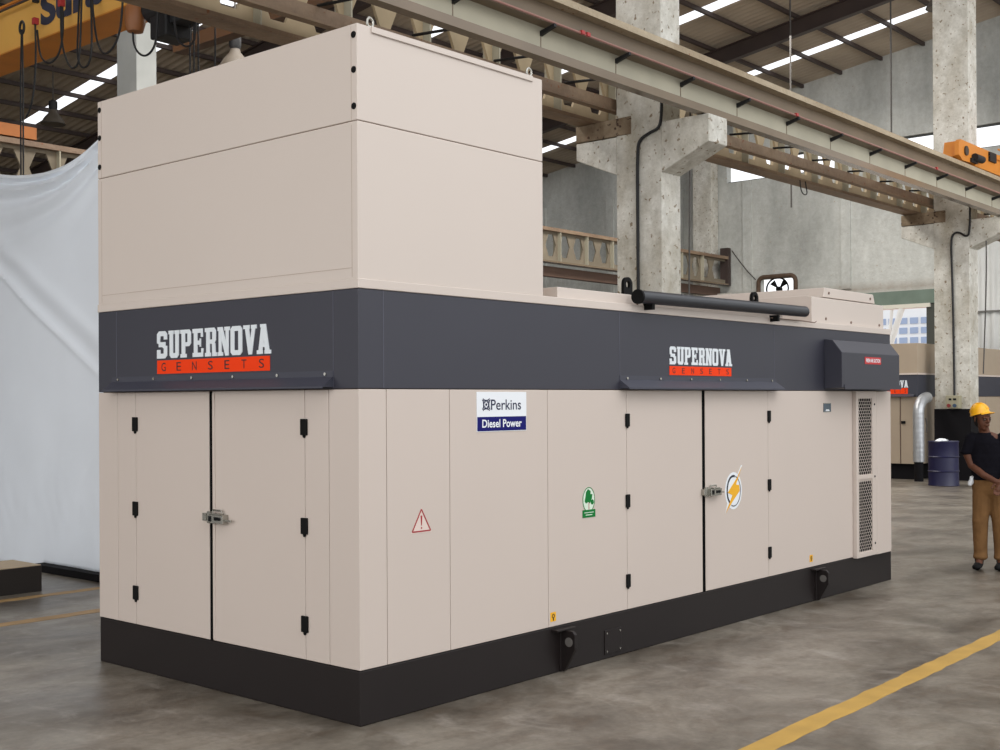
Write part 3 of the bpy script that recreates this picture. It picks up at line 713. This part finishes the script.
# air inlet hood
ah = MB().prism([(0, 2.228), (-.08, 2.218), (-.165, 2.110), (-.165, 1.806), (0, 1.80)], 0, 5.38, 6.575).build('air_inlet_hood', BAND, G, bevel=.004)
MB().prism([(-.165, 1.835), (-.172, 1.835), (-.172, 1.795), (-.165, 1.795)], 0, 5.42, 6.60).build('hood_lip', BAND, ah)
lp = flat([rect(0, .335, 0, .062)], onY(5.83, 2.018, -.165), .002, 'warning_plate', RED, ah, .0005)
lp['label'] = 'red plate with white capitals'
text('FRESH AIR SUCTION', onY(5.85, 2.033, -.165), .295, .033, .001, 'lettering', WHITE, lp, .0026, bold=.03)
# small window plate under the hood
wp = MB().box(5.36, 5.50, -.004, 0, 1.603, 1.672).build('gauge_window', mat('gauge_glass', (70, 84, 96), .15), G)
wp['label'] = 'small dark gauge window'
MB().box(5.355, 5.505, -.003, 0, 1.598, 1.603).box(5.355, 5.505, -.003, 0, 1.672, 1.677).build('window_frame', CHROME, wp)
MB().prism([(5.39, 1.607), (5.47, 1.607), (5.45, 1.622), (5.41, 1.622)], 1, -.007, -.004).build('window_notch', WHITE, wp)
# logos
supernova(onX(1.862, 1.893), 1.122, .170, .084, 'short', G)
supernova(onY(2.966, 1.890), .855, .128, .064, 'long', G)
# maker plate
ps = flat([rect(0, .452, 0, .235)], onY(.922, 1.532), .002, 'engine_sign', WHITE, G, .0005)
flat([rect(.004, .448, .004, .088)], onY(.922, 1.532), .001, 'sign_bar', NAVY, ps, .0026)['label'] = 'navy blue lower bar'
text('Perkins', onY(.922+.125, 1.532+.128), .275, .062, .001, 'lettering', INK, ps, .0026, bold=.006)
text('Diesel Power', onY(.922+.045, 1.532+.024), .36, .048, .001, 'lettering', WHITE, ps, .0040, bold=.02)
em = []
cx, cy, s_ = .083, .160, .030
em += ring(cx, cy, s_, s_*1.05, .006, 4, PI/4, PI/4+2*PI) 
em += [ell(cx, cy, .008, .008, 10)]
for a in (PI/4, 3*PI/4, 5*PI/4, 7*PI/4):
    ca, sa = math.cos(a), math.sin(a)
    em += ring(cx+ca*.026, cy+sa*.027, .012, .012, .0045, 12)
em += ring(cx-.036, cy, .014, .03, .005, 12, -PI/2, PI/2) + ring(cx+.036, cy, .014, .03, .005, 12, PI/2, 1.5*PI)
em += ring(cx, cy+.037, .03, .014, .005, 12, PI, 2*PI) + ring(cx, cy-.037, .03, .014, .005, 12, 0, PI)
flat(em, onY(.922, 1.532), .001, 'emblem', INK, ps, .0026)
# warning triangle
tp = onY(.381, .985)
def trib(a, b, t_):
    n = Vector((a[1]-b[1], b[0]-a[0])).normalized()*t_/2
    return [(a[0]+n.x, a[1]+n.y), (b[0]+n.x, b[1]+n.y), (b[0]-n.x, b[1]-n.y), (a[0]-n.x, a[1]-n.y)]
T = [(.008, .008), (.152, .008), (.080, .130)]
ws = flat([[(0, 0), (.16, 0), (.08, .14)]], tp, .0008, 'warning_sticker', mat('sticker_clear', (222, 204, 194), .4), G, .0003)
flat([trib(T[0], T[1], .008), trib(T[1], T[2], .008), trib(T[2], T[0], .008), [(.073, .095), (.087, .095), (.083, .040), (.077, .040)], ell(.08, .026, .006, .005, 10)], tp, .001, 'triangle_mark', MAROON, ws, .0012)
# green tree sticker
gp = onY(1.924, .952)
gs = flat([ell(.080, .115, .066, .082)], gp, .001, 'eco_sticker', GREENP, G, .0003)
flat(ring(.080, .115, .066, .082, .005) + [rect(.012, .150, 0, .050)], gp, .001, 'sticker_band', GREEN, gs, .0015)
flat([[(.072, .185), (.050, .165), (.046, .140), (.036, .105), (.050, .092), (.075, .100), (.092, .090), (.112, .120), (.120, .150), (.098, .150), (.100, .170)], ell(.118, .098, .017, .017, 12)], gp, .001, 'tree_mark', GREEN, gs, .0015)
flat([rect(.076, .084, .05, .095)], gp, .001, 'trunk_mark', mat('mark_pink', (196, 150, 140), .5), gs, .0028)
flat([rect(.030, .130, .030, .034), rect(.045, .115, .014, .019)], gp, .001, 'sticker_lines', GREENP, gs, .0028)
# lightning emblem
lp_ = onY(3.72, .86)
ls = flat([ell(.125, .155, .125, .142), [(.218, .29), (.258, .345), (.240, .345), (.17, .26)], [(.0, -.012), (.055, .06), (.03, .06)]], lp_, .001, 'lightning_sticker', WHITE, G, .0003)
flat(ring(.120, .158, .100, .118, .017, 40, PI*.42, PI*1.38) + ring(.128, .152, .102, .118, .007, 40, -PI*.62, PI*.42), lp_, .001, 'ring_mark', BOLTB, ls, .0015)
flat([[(.245, .335), (.178, .228), (.150, .205), (.185, .262)], [(.205, .275), (.035, .145), (.105, .122), (.155, .19), (.168, .215)], [(.035, .145), (.105, .122), (.215, .150), (.205, .195), (.150, .200)], [(.105, .122), (.008, -.005), (.115, .08), (.215, .150)]], lp_, .001, 'bolt_mark', GOLD, ls, .0028)
# yellow labels above the lugs
for x, z in ((1.600, .328), (5.09, .338)):
    yl = flat([rect(0, .055, 0, .058)], onY(x, z), .001, 'yellow_label', GOLD, G, .0003)
    flat(ring(.028, .034, .014, .014, .006, 14) + [rect(.024, .032, .006, .020)], onY(x, z), .001, 'label_mark', DARKTXT, yl, .0015)
# roof slab and raised parts
B(-.005, LX+.005, -.006, WY+.004, H2, H2+.052).build('roof_slab', BEIGE2, G, bevel=.004)
B(1.74, 4.72, .04, WY-.04, H2+.052, 2.438).build('roof_panel', BEIGE2, G, bevel=.004)
B(2.62, 2.628, .03, .05, H2+.052, 2.44).build('roof_joint', SEAM, G)
tb_ = MB().prism([(.04, 2.366), (.04, 2.588), (.10, 2.60), (WY-.04, 2.60), (WY-.04, 2.366)], 0, 5.24, 6.70)
tb_.build('roof_box', BEIGE2, G, bevel=.006)
MB().prism([(5.50, 2.60), (5.52, 2.685), (6.52, 2.685), (6.56, 2.60)], 1, .06, WY-.1).build('roof_box_lid', BEIGE2, G, bevel=.006)
rv = MB()
for x, z in ((5.6, 2.64), (6.45, 2.64), (5.5, 2.41), (6.0, 2.40), (6.6, 2.40)): rv.cyl((x, .04 if z < 2.6 else .06, z), (x, .034 if z < 2.6 else .054, z), .012, n=10).cut()
rv.build_each('roof_bolt', SEAM, G)
# tall hood box over the radiator
tl = B(0, LB, 0, WY, H2+.05, 3.198).build('hood_box', BEIGE2, G, bevel=.004)
B(.0, LB, .0, WY, 3.202, H3).build('hood_box', BEIGE2, G, bevel=.004)
B(.006, LB-.006, .006, WY-.006, 3.19, 3.21).build('hood_joint', SEAM, G)
B(.10, LB-.10, -.010, .0, 3.680, H3+.002).build('hood_lid_lip', BEIGE2, G, bevel=.003)
hs = MB()
for z0, z1 in ((H2+.06, 3.18), (3.20, H3-.01)):
    hs.box(-.001, .001, .045, .048, z0, z1); hs.box(-.001, .001, WY-.048, WY-.045, z0, z1)
hs.box(-.001, .001, .05, WY-.05, H2+.108, H2+.111)
hs.build('fold_line', mat('fold_line', (176, 158, 144), .6), G)
pl = MB()
for y in (.026, WY-.026):
    for z in (3.655, 3.47, 3.277): pl.cyl((0, y, z), (-.004, y, z), .018, n=16).cut()
pl.build_each('hole_plug', BLACK, G, label='black plastic hole plug')
def eyebolt(x, y, z, R, r, m_, axis='x', name='eyebolt'):
    mb = MB(); n = 24
    mb.tube([(x+.75*R*math.cos(a), y-.1*R*math.cos(a), z+R+r+R*math.sin(a)) for a in [2*PI*i/n for i in range(n)]], r, 8, closed=True)
    mb.cyl((x, y, z-.01), (x, y, z+r*2), r*1.4, n=12)
    mb.build(name, m_, G, smooth=True)
eyebolt(.122, .03, H3, .026, .007, CHROME); eyebolt(1.456, .03, H3, .026, .007, CHROME)
def ringplate(x, y, z):
    mb = MB(); R, r, n = .052, .026, 20
    prof_o = [(x-R, z), (x+R, z)] + [(x+R*math.cos(a), z+.062+R*math.sin(a)) for a in [PI*i/n for i in range(n+1)]]
    prof = []
    for i in range(n):
        a, b = PI*i/n, PI*(i+1)/n
        mb.prism([(x+R*math.cos(a), z+.06+R*math.sin(a)), (x+R*math.cos(b), z+.06+R*math.sin(b)), (x+r*math.cos(b), z+.06+r*math.sin(b)), (x+r*math.cos(a), z+.06+r*math.sin(a))], 1, y-.012, y+.012)
        mb.prism([(x-R+2*R*i/n, z), (x-R+2*R*(i+1)/n, z), (x-R+2*R*(i+1)/n, z+.06-(math.sqrt(max(0, r*r-(-R+2*R*(i+1)/n)**2)))), (x-R+2*R*i/n, z+.06-(math.sqrt(max(0, r*r-(-R+2*R*i/n)**2))))], 1, y-.012, y+.012)
    mb.box(x-R, x+R, y-.012, y+.012, 2.43, z)
    mb.build('lifting_eye', BLACK, G)
ringplate(2.664, .15, 2.462); ringplate(4.447, .15, 2.472)
# exhaust pipe lying along the roof edge
ep = MB().cyl((2.50, -.06, 2.415), (4.92, -.06, 2.436), .045, n=24).build('exhaust_pipe', PIPE, G, bevel=.01, smooth=True)
MB().cyl((2.485, -.06, 2.415), (2.505, -.06, 2.415), .050, n=24).build('pipe_flange', BLACK, ep)
for x in (2.66, 4.44): MB().box(x-.016, x+.016, -.075, .0, 2.335, 2.385).build('pipe_bracket', BLACK, ep)
MB().tube([(4.40, -.03, 2.362), (4.9, -.03, 2.362), (5.15, -.03, 2.358), (5.18, -.03, 2.37)], .004, 6).build('tie_wire', SEAM, ep)

# ================================================================== WHITE SHEET AND THE LOW PLATFORM AT THE LEFT
def sheet():
    NY, NZ = 150, 130; ya, yb = 5.35, 12.0; mb = MB(); vs_ = []
    def top(y):
        s_ = [(5.35, 4.52), (5.9, 4.27), (6.23, 4.14), (6.6, 4.06), (7.2, 4.075), (7.9, 4.17), (9.5, 4.55), (12.0, 5.0)]
        for (a, b), (c, d) in zip(s_, s_[1:]):
            if a <= y <= c: k = (y-a)/(c-a); return b+(d-b)*k
        return s_[-1][1]
    for j in range(NZ+1):
        for i in range(NY+1):
            y = ya+(yb-ya)*i/NY; f = j/NZ; zt = sum(top(min(yb, max(ya, y+d))) for d in (-.3, -.15, 0, .15, .3))/5
            zb = .075 if y < 7.0 else .012; z = zb+(zt-zb)*f
            # swags hanging from the raised corner, a long diagonal crease, soft vertical folds lower down
            hgt = 4.6-z; dd = math.hypot((y-7.5)*.8, (z-5.3))
            ph = max(0, zt-z)/(y-4.7); sw = .034*math.sin(2*PI*1.7*math.log(1+ph/.05))*math.exp(-(ph/.32)**2)*min(1, ph/.02)
            cr = (z-(1.985+.571*(y-5.9))); dg = .03*math.exp(-(cr/.035)**2) - .014*math.exp(-((cr-.13)/.08)**2) + .02*math.exp(-((cr-.33)/.10)**2)
            lo = .012*math.sin(y*3+z*.8)+.004*math.sin(y*9+z*2.1+math.sin(z*2))*min(1, max(0, (2.6-z)/2))
            wr = .0035*math.sin(y*23+3*math.sin(z*5.3)+z*7)*math.sin(z*9+2*math.sin(y*6))*math.exp(-((z-.8)/.7)**2)
            x = 1.99-(sw+dg*math.exp(-((z-3)/1.3)**2))+lo+wr
            vs_.append((x, y, z))
    k = NY+1
    mb.add(vs_, [[j*k+i, j*k+i+1, (j+1)*k+i+1, (j+1)*k+i] for j in range(NZ) for i in range(NY)])
    o = mb.build('fabric_sheet', TARP, None, smooth=True); s = o.modifiers.new('thickness', 'SOLIDIFY'); s.thickness = .006
    return tag(o, 'large white fabric sheet hanging in swags left of the generator enclosure', 'sheet')
sheet()
tag(B(1.88, 2.12, 5.3, 7.0, 0, .072).build('base_beam', BLACKP, None, bevel=.004), 'low black beam on the floor along the bottom of the white sheet', 'beam')
t = thing('platform', (0, 5.9, 0), 'low black platform with a tan top on the floor at the left edge', 'platform')
B(-3, 1.268, 5.668, 6.2, 0, .235).build('frame', mat('platform_black', (34, 30, 28), .5), t, bevel=.003)
MB().box(-3, .83, 5.672, 6.2, .235, .242).box(.836, 1.262, 5.672, 6.2, .235, .242).build('top_sheet', TAN, t)

# ================================================================== FLOOR LINES
LINEY = mat('line_yellow', (186, 148, 72), .6, var=.12, scale=4)
LINEF = mat('line_faded', (156, 124, 78), .6, var=.16, scale=5)
def line(x0, x1, fa, fb, m_, label, wob=.008):
    n = int((x1-x0)/.12); mb = MB(); vs_ = []
    for i in range(n+1):
        x = x0+(x1-x0)*i/n
        vs_ += [(x, fa(x)+random.uniform(-wob, wob), .0), (x, fb(x)+random.uniform(-wob, wob), .0), (x, fa(x)+random.uniform(-wob, wob)*0, .0015), (x, fb(x), .0015)]
    mb.add([(v[0], v[1], .0015) for i, v in enumerate(vs_) if i % 4 < 2], [[2*i, 2*i+2, 2*i+3, 2*i+1] for i in range(n)])
    o = mb.build('floor_line', m_); s = o.modifiers.new('thickness', 'SOLIDIFY'); s.thickness = .0015; s.offset = -1
    return tag(o, label, 'floor marking')
line(-3, 14, lambda x: -1.72+.02*(x-1), lambda x: -1.86+.022*(x-1), LINEY, 'worn yellow line painted on the floor at the lower right')
line(-12, 1.8, lambda x: 4.395, lambda x: 4.25, LINEF, 'faded yellow floor line nearer the camera at the left')
line(-12, 1.85, lambda x: 5.477, lambda x: 5.345, LINEF, 'faded yellow floor line along the low black platform')

# ================================================================== GENERATOR UNITS AT THE BACK
def back_unit(x, y0, y1, x1, label, logo=True, shade=BEIGE):
    m_ = mat('back_beige', (164, 148, 128), .5, var=.03)
    t = thing('generator_set', (x, (y0+y1)/2, 0), label, 'generator')
    B(x+.1, x1, y0+.1, y1-.1, 0, .33).build('skid_base', BLACKP, t)
    B(x+.02, x1, y0+.02, y1, .33, 2.80).build('enclosure_core', SEAM, t)
    w_ = (y1-y0)
    for a, b in ((0, .14), (.147, .5), (.505, 1.0)):
        o = B(x, x+.02, y0+w_*a+.004, y0+w_*b-.004, .33, 1.73).build('door' if b < 1 else 'side_panel', m_, t, bevel=.003)
        if a == 0: MB().box(x-.03, x, y0+w_*b-.10, y0+w_*b-.02, 1.17, 1.23).build('latch', BLACK, o)
    n = int((x1-x)/1.0)
    for i in range(n):
        B(x+(x1-x)*i/n+.004, x+(x1-x)*(i+1)/n-.004, y0, y0+.02, .33, 1.73).build('side_panel', m_, t, bevel=.003)
    B(x-.01, x1, y0-.01, y1, 1.74, 2.20).build('band', mat('back_band', (52, 54, 64), .5), t)
    B(x-.03, x1, y0-.03, y1, 2.20, 2.235).build('roof_edge', BEIGE, t)
    B(x+.0, x1, y0+.0, y1, 2.235, 2.86).build('hood_box', m_, t, bevel=.005)
    if logo:
        supernova(onX(y0+.98, 1.80, x-.01), .78, .15, .12, 'back', t)
        MB().prism([(x-.01, 1.80), (x-.10, 1.74), (x-.01, 1.74)], 1, y0+.05, y1-.3).build('rain_shade', BAND, t)
    return t
ua = back_unit(20.5, 5.32, 7.9, 27.5, 'beige and charcoal generator enclosure at the back, left of the column with the switch box')
back_unit(28.2, 3.6, 6.43, 31.9, 'beige and charcoal generator enclosure at the back, right of the column with the switch box', logo=False)
# silver duct in front of the left unit
DUCT = mat('duct_silver', (170, 172, 174), .4, metal=.6, var=.1, scale=10, bump=.2)
DX = -.14
t = thing('exhaust_duct', (20.2, 5.08, .38), 'silver duct elbow standing in front of the rear left enclosure', 'duct')
pts = [(20.22+DX, 5.13, .40+.1*i) for i in range(11)] + [(20.22+DX+.46*(1-math.cos(a)), 5.13, 1.40+.32*math.sin(a)) for a in [PI/2*i/8 for i in range(9)]]
pp = smooth_path(pts, 1)
MB().tube(pp, [.112+.0015*(i % 2) for i in range(len(pp))], 20).build('duct_tube', DUCT, t)
MB().tube([(20.18, 5.02, 1.3), (20.20, 5.0, 1.15), (20.20, 5.02, 1.0)], .012, 6).build('strap', CABLEG, t)
MB().cyl((20.08, 5.13, 0), (20.08, 5.13, .40), .09, n=16).build('foot', BLACKP, t)
t = thing('exhaust_duct', (28, 6.0, .4), 'silver duct bend against the rear right enclosure', 'duct')
pts = [(28.0, 6.05, 1.0+.1*i) for i in range(5)] + [(28.0, 6.05-.25*(1-math.cos(a)), 1.45+.24*math.sin(a)) for a in [PI/2*i/6 for i in range(7)]] + [(28.0, 5.55, 1.69)]
MB().tube(pts, .10, 16).build('duct_tube', DUCT, t, smooth=True)
B(27.92, 28.08, 5.97, 6.13, 0, 1.05).build('foot', DUCT, t)

# blue drum
t = thing('oil_drum', (19.25, 4.30, 0), 'dark blue steel drum with a white rag on top, standing before the column foot', 'drum')
BD = mat('drum_blue', (13, 13, 54), .45, var=.1, scale=5)
MB().lathe([(.285, 0), (.292, .01), (.285, .03), (.283, .27), (.297, .285), (.283, .30), (.283, .55), (.297, .565), (.283, .58), (.283, .84), (.292, .855), (.285, .87), (.26, .855), (0.001, .855)], (19.25, 4.30, 0), 40).build('drum_body', BD, t, smooth=True)
MB().cyl((19.15, 4.2, .855), (19.15, 4.2, .875), .03).build('bung', CHROME, t)
mb = MB(); mb.lathe([(.11, 0), (.12, .02), (.08, .05), (.03, .055), (.001, .05)], (19.22, 4.33, .857), 14)
for i, v in enumerate(mb.v): mb.v[i] = (v[0]+random.uniform(-.015, .015), v[1]+random.uniform(-.015, .015), max(.857, v[2]+random.uniform(-.012, .012)))
tag(mb.build('rag', WHITE, None, smooth=True), 'crumpled white rag on top of the blue drum', 'rag')

# ================================================================== WORKER
SKIN = mat('skin_brown', (96, 60, 43), .55, var=.05, scale=20, spec=.3)
SHIRT = mat('shirt_charcoal', (20, 19, 25), .95, var=.15, scale=7, bump=.8, spec=.1)
PANTS = mat('trousers_brown', (120, 88, 55), .9, var=.2, scale=6, bump=1.0, spec=.2)
HELM = mat('helmet_yellow', (250, 182, 30), .35)
SHOE = mat('shoe_dark', (14, 14, 15), .7, spec=.2)
HAIR = mat('hair_black', (16, 14, 14), .8)
def blob(chains, name, m_, parent, voxel=.008, it=6, boxes=None):
    """union of tapered round limbs, remeshed to one continuous skin"""
    mb = MB()
    for ch in chains:
        for i in range(len(ch)):
            p, r = Vector(ch[i][0]), ch[i][1]; s_ = ch[i][2] if len(ch[i]) > 2 else (1, 1, 1)
            n, k = 14, 9; vs_ = []
            for a in range(1, k):
                for b in range(n):
                    th, ph = PI*a/k, 2*PI*b/n
                    vs_.append((p.x+r*s_[0]*math.sin(th)*math.cos(ph), p.y+r*s_[1]*math.sin(th)*math.sin(ph), p.z+r*s_[2]*math.cos(th)))
            vs_ += [(p.x, p.y, p.z+r*s_[2]), (p.x, p.y, p.z-r*s_[2])]; T_ = len(vs_)-2
            fs = [[a*n+b, a*n+(b+1) % n, (a+1)*n+(b+1) % n, (a+1)*n+b] for a in range(k-2) for b in range(n)]
            fs += [[T_, (b+1) % n, b] for b in range(n)] + [[T_+1, (k-2)*n+b, (k-2)*n+(b+1) % n] for b in range(n)]
            mb.add(vs_, fs)
            if i:
                q, rq = Vector(ch[i-1][0]), ch[i-1][1]; sq = ch[i-1][2] if len(ch[i-1]) > 2 else (1, 1, 1)
                steps = max(2, int((p-q).length/(min(r, rq)*.35)))
                for j in range(1, steps):
                    f = j/steps; c = q.lerp(p, f); R = rq+(r-rq)*f; S_ = [sq[e]+(s_[e]-sq[e])*f for e in range(3)]
                    vs2 = []
                    for a in range(1, 7):
                        for b in range(12):
                            th, ph = PI*a/7, 2*PI*b/12
                            vs2.append((c.x+R*S_[0]*math.sin(th)*math.cos(ph), c.y+R*S_[1]*math.sin(th)*math.sin(ph), c.z+R*S_[2]*math.cos(th)))
                    vs2 += [(c.x, c.y, c.z+R*S_[2]), (c.x, c.y, c.z-R*S_[2])]
                    fs2 = [[a*12+b, a*12+(b+1) % 12, (a+1)*12+(b+1) % 12, (a+1)*12+b] for a in range(5) for b in range(12)]
                    fs2 += [[72, (b+1) % 12, b] for b in range(12)] + [[73, 60+b, 60+(b+1) % 12] for b in range(12)]
                    mb.add(vs2, fs2)
    me = bpy.data.meshes.new(name); me.from_pydata(mb.v, [], mb.f); me.materials.append(m_)
    bm = bmesh.new(); bm.from_mesh(me); bmesh.ops.recalc_face_normals(bm, faces=bm.faces); bm.to_mesh(me); bm.free()
    o = bpy.data.objects.new(name, me); COL.objects.link(o); o.parent = parent
    r = o.modifiers.new('skin', 'REMESH'); r.mode = 'VOXEL'; r.voxel_size = voxel; r.use_smooth_shade = True
    s = o.modifiers.new('smooth', 'SMOOTH'); s.iterations = it; s.factor = .5
    return o
MAN = thing('person', (8.018, -.47, 0), 'person in a yellow hard hat, dark t-shirt and brown trousers standing with hands joined', 'person', rz=math.radians(-68))
# local frame: x = to the right of the picture, -y = towards the camera, z up
FT = (1, 1, 1)
def hand(wrist, d, side):
    """palm and five bent fingers; d = direction the fingers point"""
    w_ = Vector(wrist); d = Vector(d).normalized(); upv = Vector((0, 0, 1)); sv = d.cross(Vector((0, -1, 0))).normalized()
    ch = [[(w_, .026), (w_+d*.05, .030), (w_+d*.085, .030)]]
    for i, L_ in enumerate((.062, .072, .068, .052)):
        o_ = w_+d*.085+sv*(.03-.02*i); c = Vector((0, -.35, 0))
        ch.append([(o_, .0105), (o_+(d+c*.6)*L_*.55, .0095), (o_+(d*.6+c*1.6+Vector((0, 0, -.2)))*L_, .008)])
    tb0 = w_+d*.03+sv*.028
    ch.append([(tb0, .013), (tb0+(sv*.7+d*.6)*.04, .011), (tb0+(sv*.5+d)*.062, .009)])
    return ch
hx, hy, hz = -.058, -.02, 1.55
body = [
 [((hx, hy+.012, hz+.045), .088, (.88, 1.05, 1.08)), ((hx+.012, hy-.018, hz-.035), .062, (.92, 1.0, 1.0)), ((hx+.016, hy-.038, hz-.085), .034, (1.0, .9, .8))],
 [((hx+.004, hy+.01, hz-.06), .052), ((-.035, .01, 1.41), .055), ((-.03, .02, 1.36), .075, (1.3, .9, .8))],
 [((-.02, .02, 1.32), .11, (1.45, .85, 1)), ((-.015, .02, 1.15), .125, (1.25, .8, 1)), ((-.01, .02, 1.0), .12, (1.15, .8, 1)), ((0, .02, .88), .135, (1.15, .82, 1))],
 [((-.055, .02, .82), .082), ((-.085, .0, .50), .058), ((-.09, .03, .12), .040), ((-.105, -.05, .05), .035)],
 [((.075, .02, .82), .082), ((.10, .0, .50), .058), ((.105, .03, .12), .040), ((.12, -.05, .05), .035)],
 [((-.165, .02, 1.335), .052), ((-.215, .01, 1.22), .047), ((-.165, -.01, 1.075), .040), ((-.06, -.12, .985), .036), ((.055, -.19, .925), .027)],
 [((.145, .02, 1.335), .052), ((.205, .01, 1.22), .047), ((.205, -.02, 1.075), .040), ((.15, -.12, .985), .036), ((.10, -.185, .915), .027)],
]
body += hand((.055, -.19, .925), (1, -.2, -.35), 1) + hand((.10, -.185, .915), (-.3, -.35, -.9), -1)
# face: brow, nose, cheeks, lips, chin, ears; turned a little to the right of the picture
fx, fy = .52, -.855
def fp(s_, f_, z_): return (hx+fx*f_-fy*s_*-1*-1+0*s_ if False else hx+fx*f_+(-fy)*s_, hy+fy*f_+fx*s_, hz+z_)
body += [[(fp(0, .088, .012), .012), (fp(0, .104, -.018), .014), (fp(0, .092, -.026), .012)],
         [(fp(-.020, .092, -.025), .008), (fp(.020, .092, -.025), .008)],
         [(fp(-.035, .078, .022), .012), (fp(.035, .078, .022), .012)],
         [(fp(-.020, .084, -.052), .008), (fp(0, .091, -.050), .008), (fp(.020, .084, -.052), .008)],
         [(fp(-.018, .082, -.062), .008), (fp(0, .088, -.063), .009), (fp(.018, .082, -.062), .008)],
         [(fp(-.088, .0, .015), .016, (.5, 1, 1.3)), (fp(-.088, .0, -.015), .012, (.5, 1, 1))],
         [(fp(.088, .0, .015), .016, (.5, 1, 1.3)), (fp(.088, .0, -.015), .012, (.5, 1, 1))]]
bo = blob(body, 'body', SKIN, MAN, voxel=.006, it=4)
ey = MB()
for s_ in (-.032, .032):
    c = fp(s_, .081, .002); ey.lathe([(.001, -.011), (.009, -.007), (.0125, 0), (.009, .007), (.001, .011)], c, 12).cut()
for eo in ey.build_each('eye', mat('eye_dark', (70, 60, 54), .3), None, smooth=True): eo.parent = MAN
# t-shirt
sh = blob([
 [((-.034, .015, 1.385), .080, (1.1, .95, .6)), ((-.03, .018, 1.355), .10, (1.4, .9, .6)), ((-.02, .02, 1.30), .118, (1.40, .92, .9)), ((-.015, .02, 1.15), .138, (1.28, .86, 1)), ((-.01, .02, 1.02), .136, (1.24, .88, 1)), ((0, .02, .95), .150, (1.18, .86, .45))],
 [((-.16, .02, 1.345), .076), ((-.190, .012, 1.275), .066), ((-.212, .008, 1.215), .066, (1, 1, .6))],
 [((.14, .02, 1.345), .076), ((.185, .012, 1.275), .066), ((.205, .008, 1.215), .066, (1, 1, .6))],
], 'shirt', SHIRT, MAN, voxel=.008, it=5)
tr = blob([
 [((0, .02, .93), .140, (1.18, .86, .4)), ((.005, .02, .84), .148, (1.16, .86, .8))],
 [((-.06, .02, .80), .102, (1, 1.05, 1)), ((-.085, .0, .50), .082), ((-.085, .02, .30), .074), ((-.082, .03, .165), .070), ((-.085, .02, .125), .076, (1, 1, .5))],
 [((.078, .02, .80), .102, (1, 1.05, 1)), ((.105, .0, .50), .082), ((.112, .02, .30), .074), ((.115, .03, .165), .070), ((.115, .02, .125), .076, (1, 1, .5))],
], 'trousers', PANTS, MAN, voxel=.008, it=5)
for x in (-.095, .115):
    so = blob([[((x, .06, .050), .046, (.9, 1, .9)), ((x-.015, -.04, .045), .046, (1, 1, .8)), ((x-.035, -.14, .038), .043, (1.05, 1.1, .72))], [((x, .05, .08), .046), ((x-.002, .03, .11), .046)]], 'shoe', SHOE, MAN, voxel=.007, it=3)
ha = blob([[((hx-.014, hy+.030, hz+.040), .095, (.92, .95, 1.02)), ((hx-.016, hy+.045, hz-.02), .075, (.95, .85, .9))]], 'hair', HAIR, MAN, voxel=.008)
# helmet with ridge and peak
mb = MB(); prof = [(.128, 0), (.124, .02), (.120, .05), (.108, .085), (.084, .115), (.05, .133), (.001, .140)]
mb.lathe(prof, (0, 0, 0), 36)
pk = []; n = 16
for i in range(n+1):
    a = -1.05+2.1*i/n; pk += [(.120*math.cos(a), .120*math.sin(a), .012), ((.128+.062*math.cos(a*1.45))*math.cos(a), (.128+.05*math.cos(a*1.45))*math.sin(a), -.010),
                               ((.128+.062*math.cos(a*1.45))*math.cos(a), (.128+.05*math.cos(a*1.45))*math.sin(a), -.016), (.120*math.cos(a), .120*math.sin(a), 0)]
mb.add(pk, [[4*i+j, 4*i+(j+1) % 4, 4*i+4+(j+1) % 4, 4*i+4+j] for i in range(n) for j in range(4)] + [(0, 1, 2, 3), (4*n+3, 4*n+2, 4*n+1, 4*n)])
mb.tube([(.126*math.cos(a), .126*math.sin(a), .004) for a in [2*PI*i/36 for i in range(36)]], .006, 6, closed=True)
for dy in (-.03, 0, .03):
    mb.tube([(.126*math.cos(t_)*math.cos(.0), dy, .137*math.sin(t_)+.004) for t_ in [.3+(PI-.6)*i/20 for i in range(21)]], .006, 6)
ho = mb.build('hard_hat', HELM, None, smooth=True); ho.parent = MAN
ho.location = (hx-.020, hy+.008, hz+.052); ho.scale = (.77, .77, .86); ho.rotation_euler = (math.radians(-8), math.radians(2), math.atan2(fy, fx)); ho['label'] = 'yellow hard hat'
ho.rotation_euler = (0, math.radians(-13), math.atan2(-.45, .89))
gl = MB().lathe([(.001, 0), (.022, .01), (.03, .04), (.02, .07), (.026, .10), (.001, .11)], (-.185, -.02, .86), 12)
for i, v in enumerate(gl.v): gl.v[i] = (v[0]+.25*(v[2]-.86), v[1], v[2])
MAN.scale = (.965, .965, .965)
g_ = gl.build('work_glove', WHITE, None, smooth=True); g_.parent = MAN; g_['label'] = 'white glove tucked at the hip pocket'
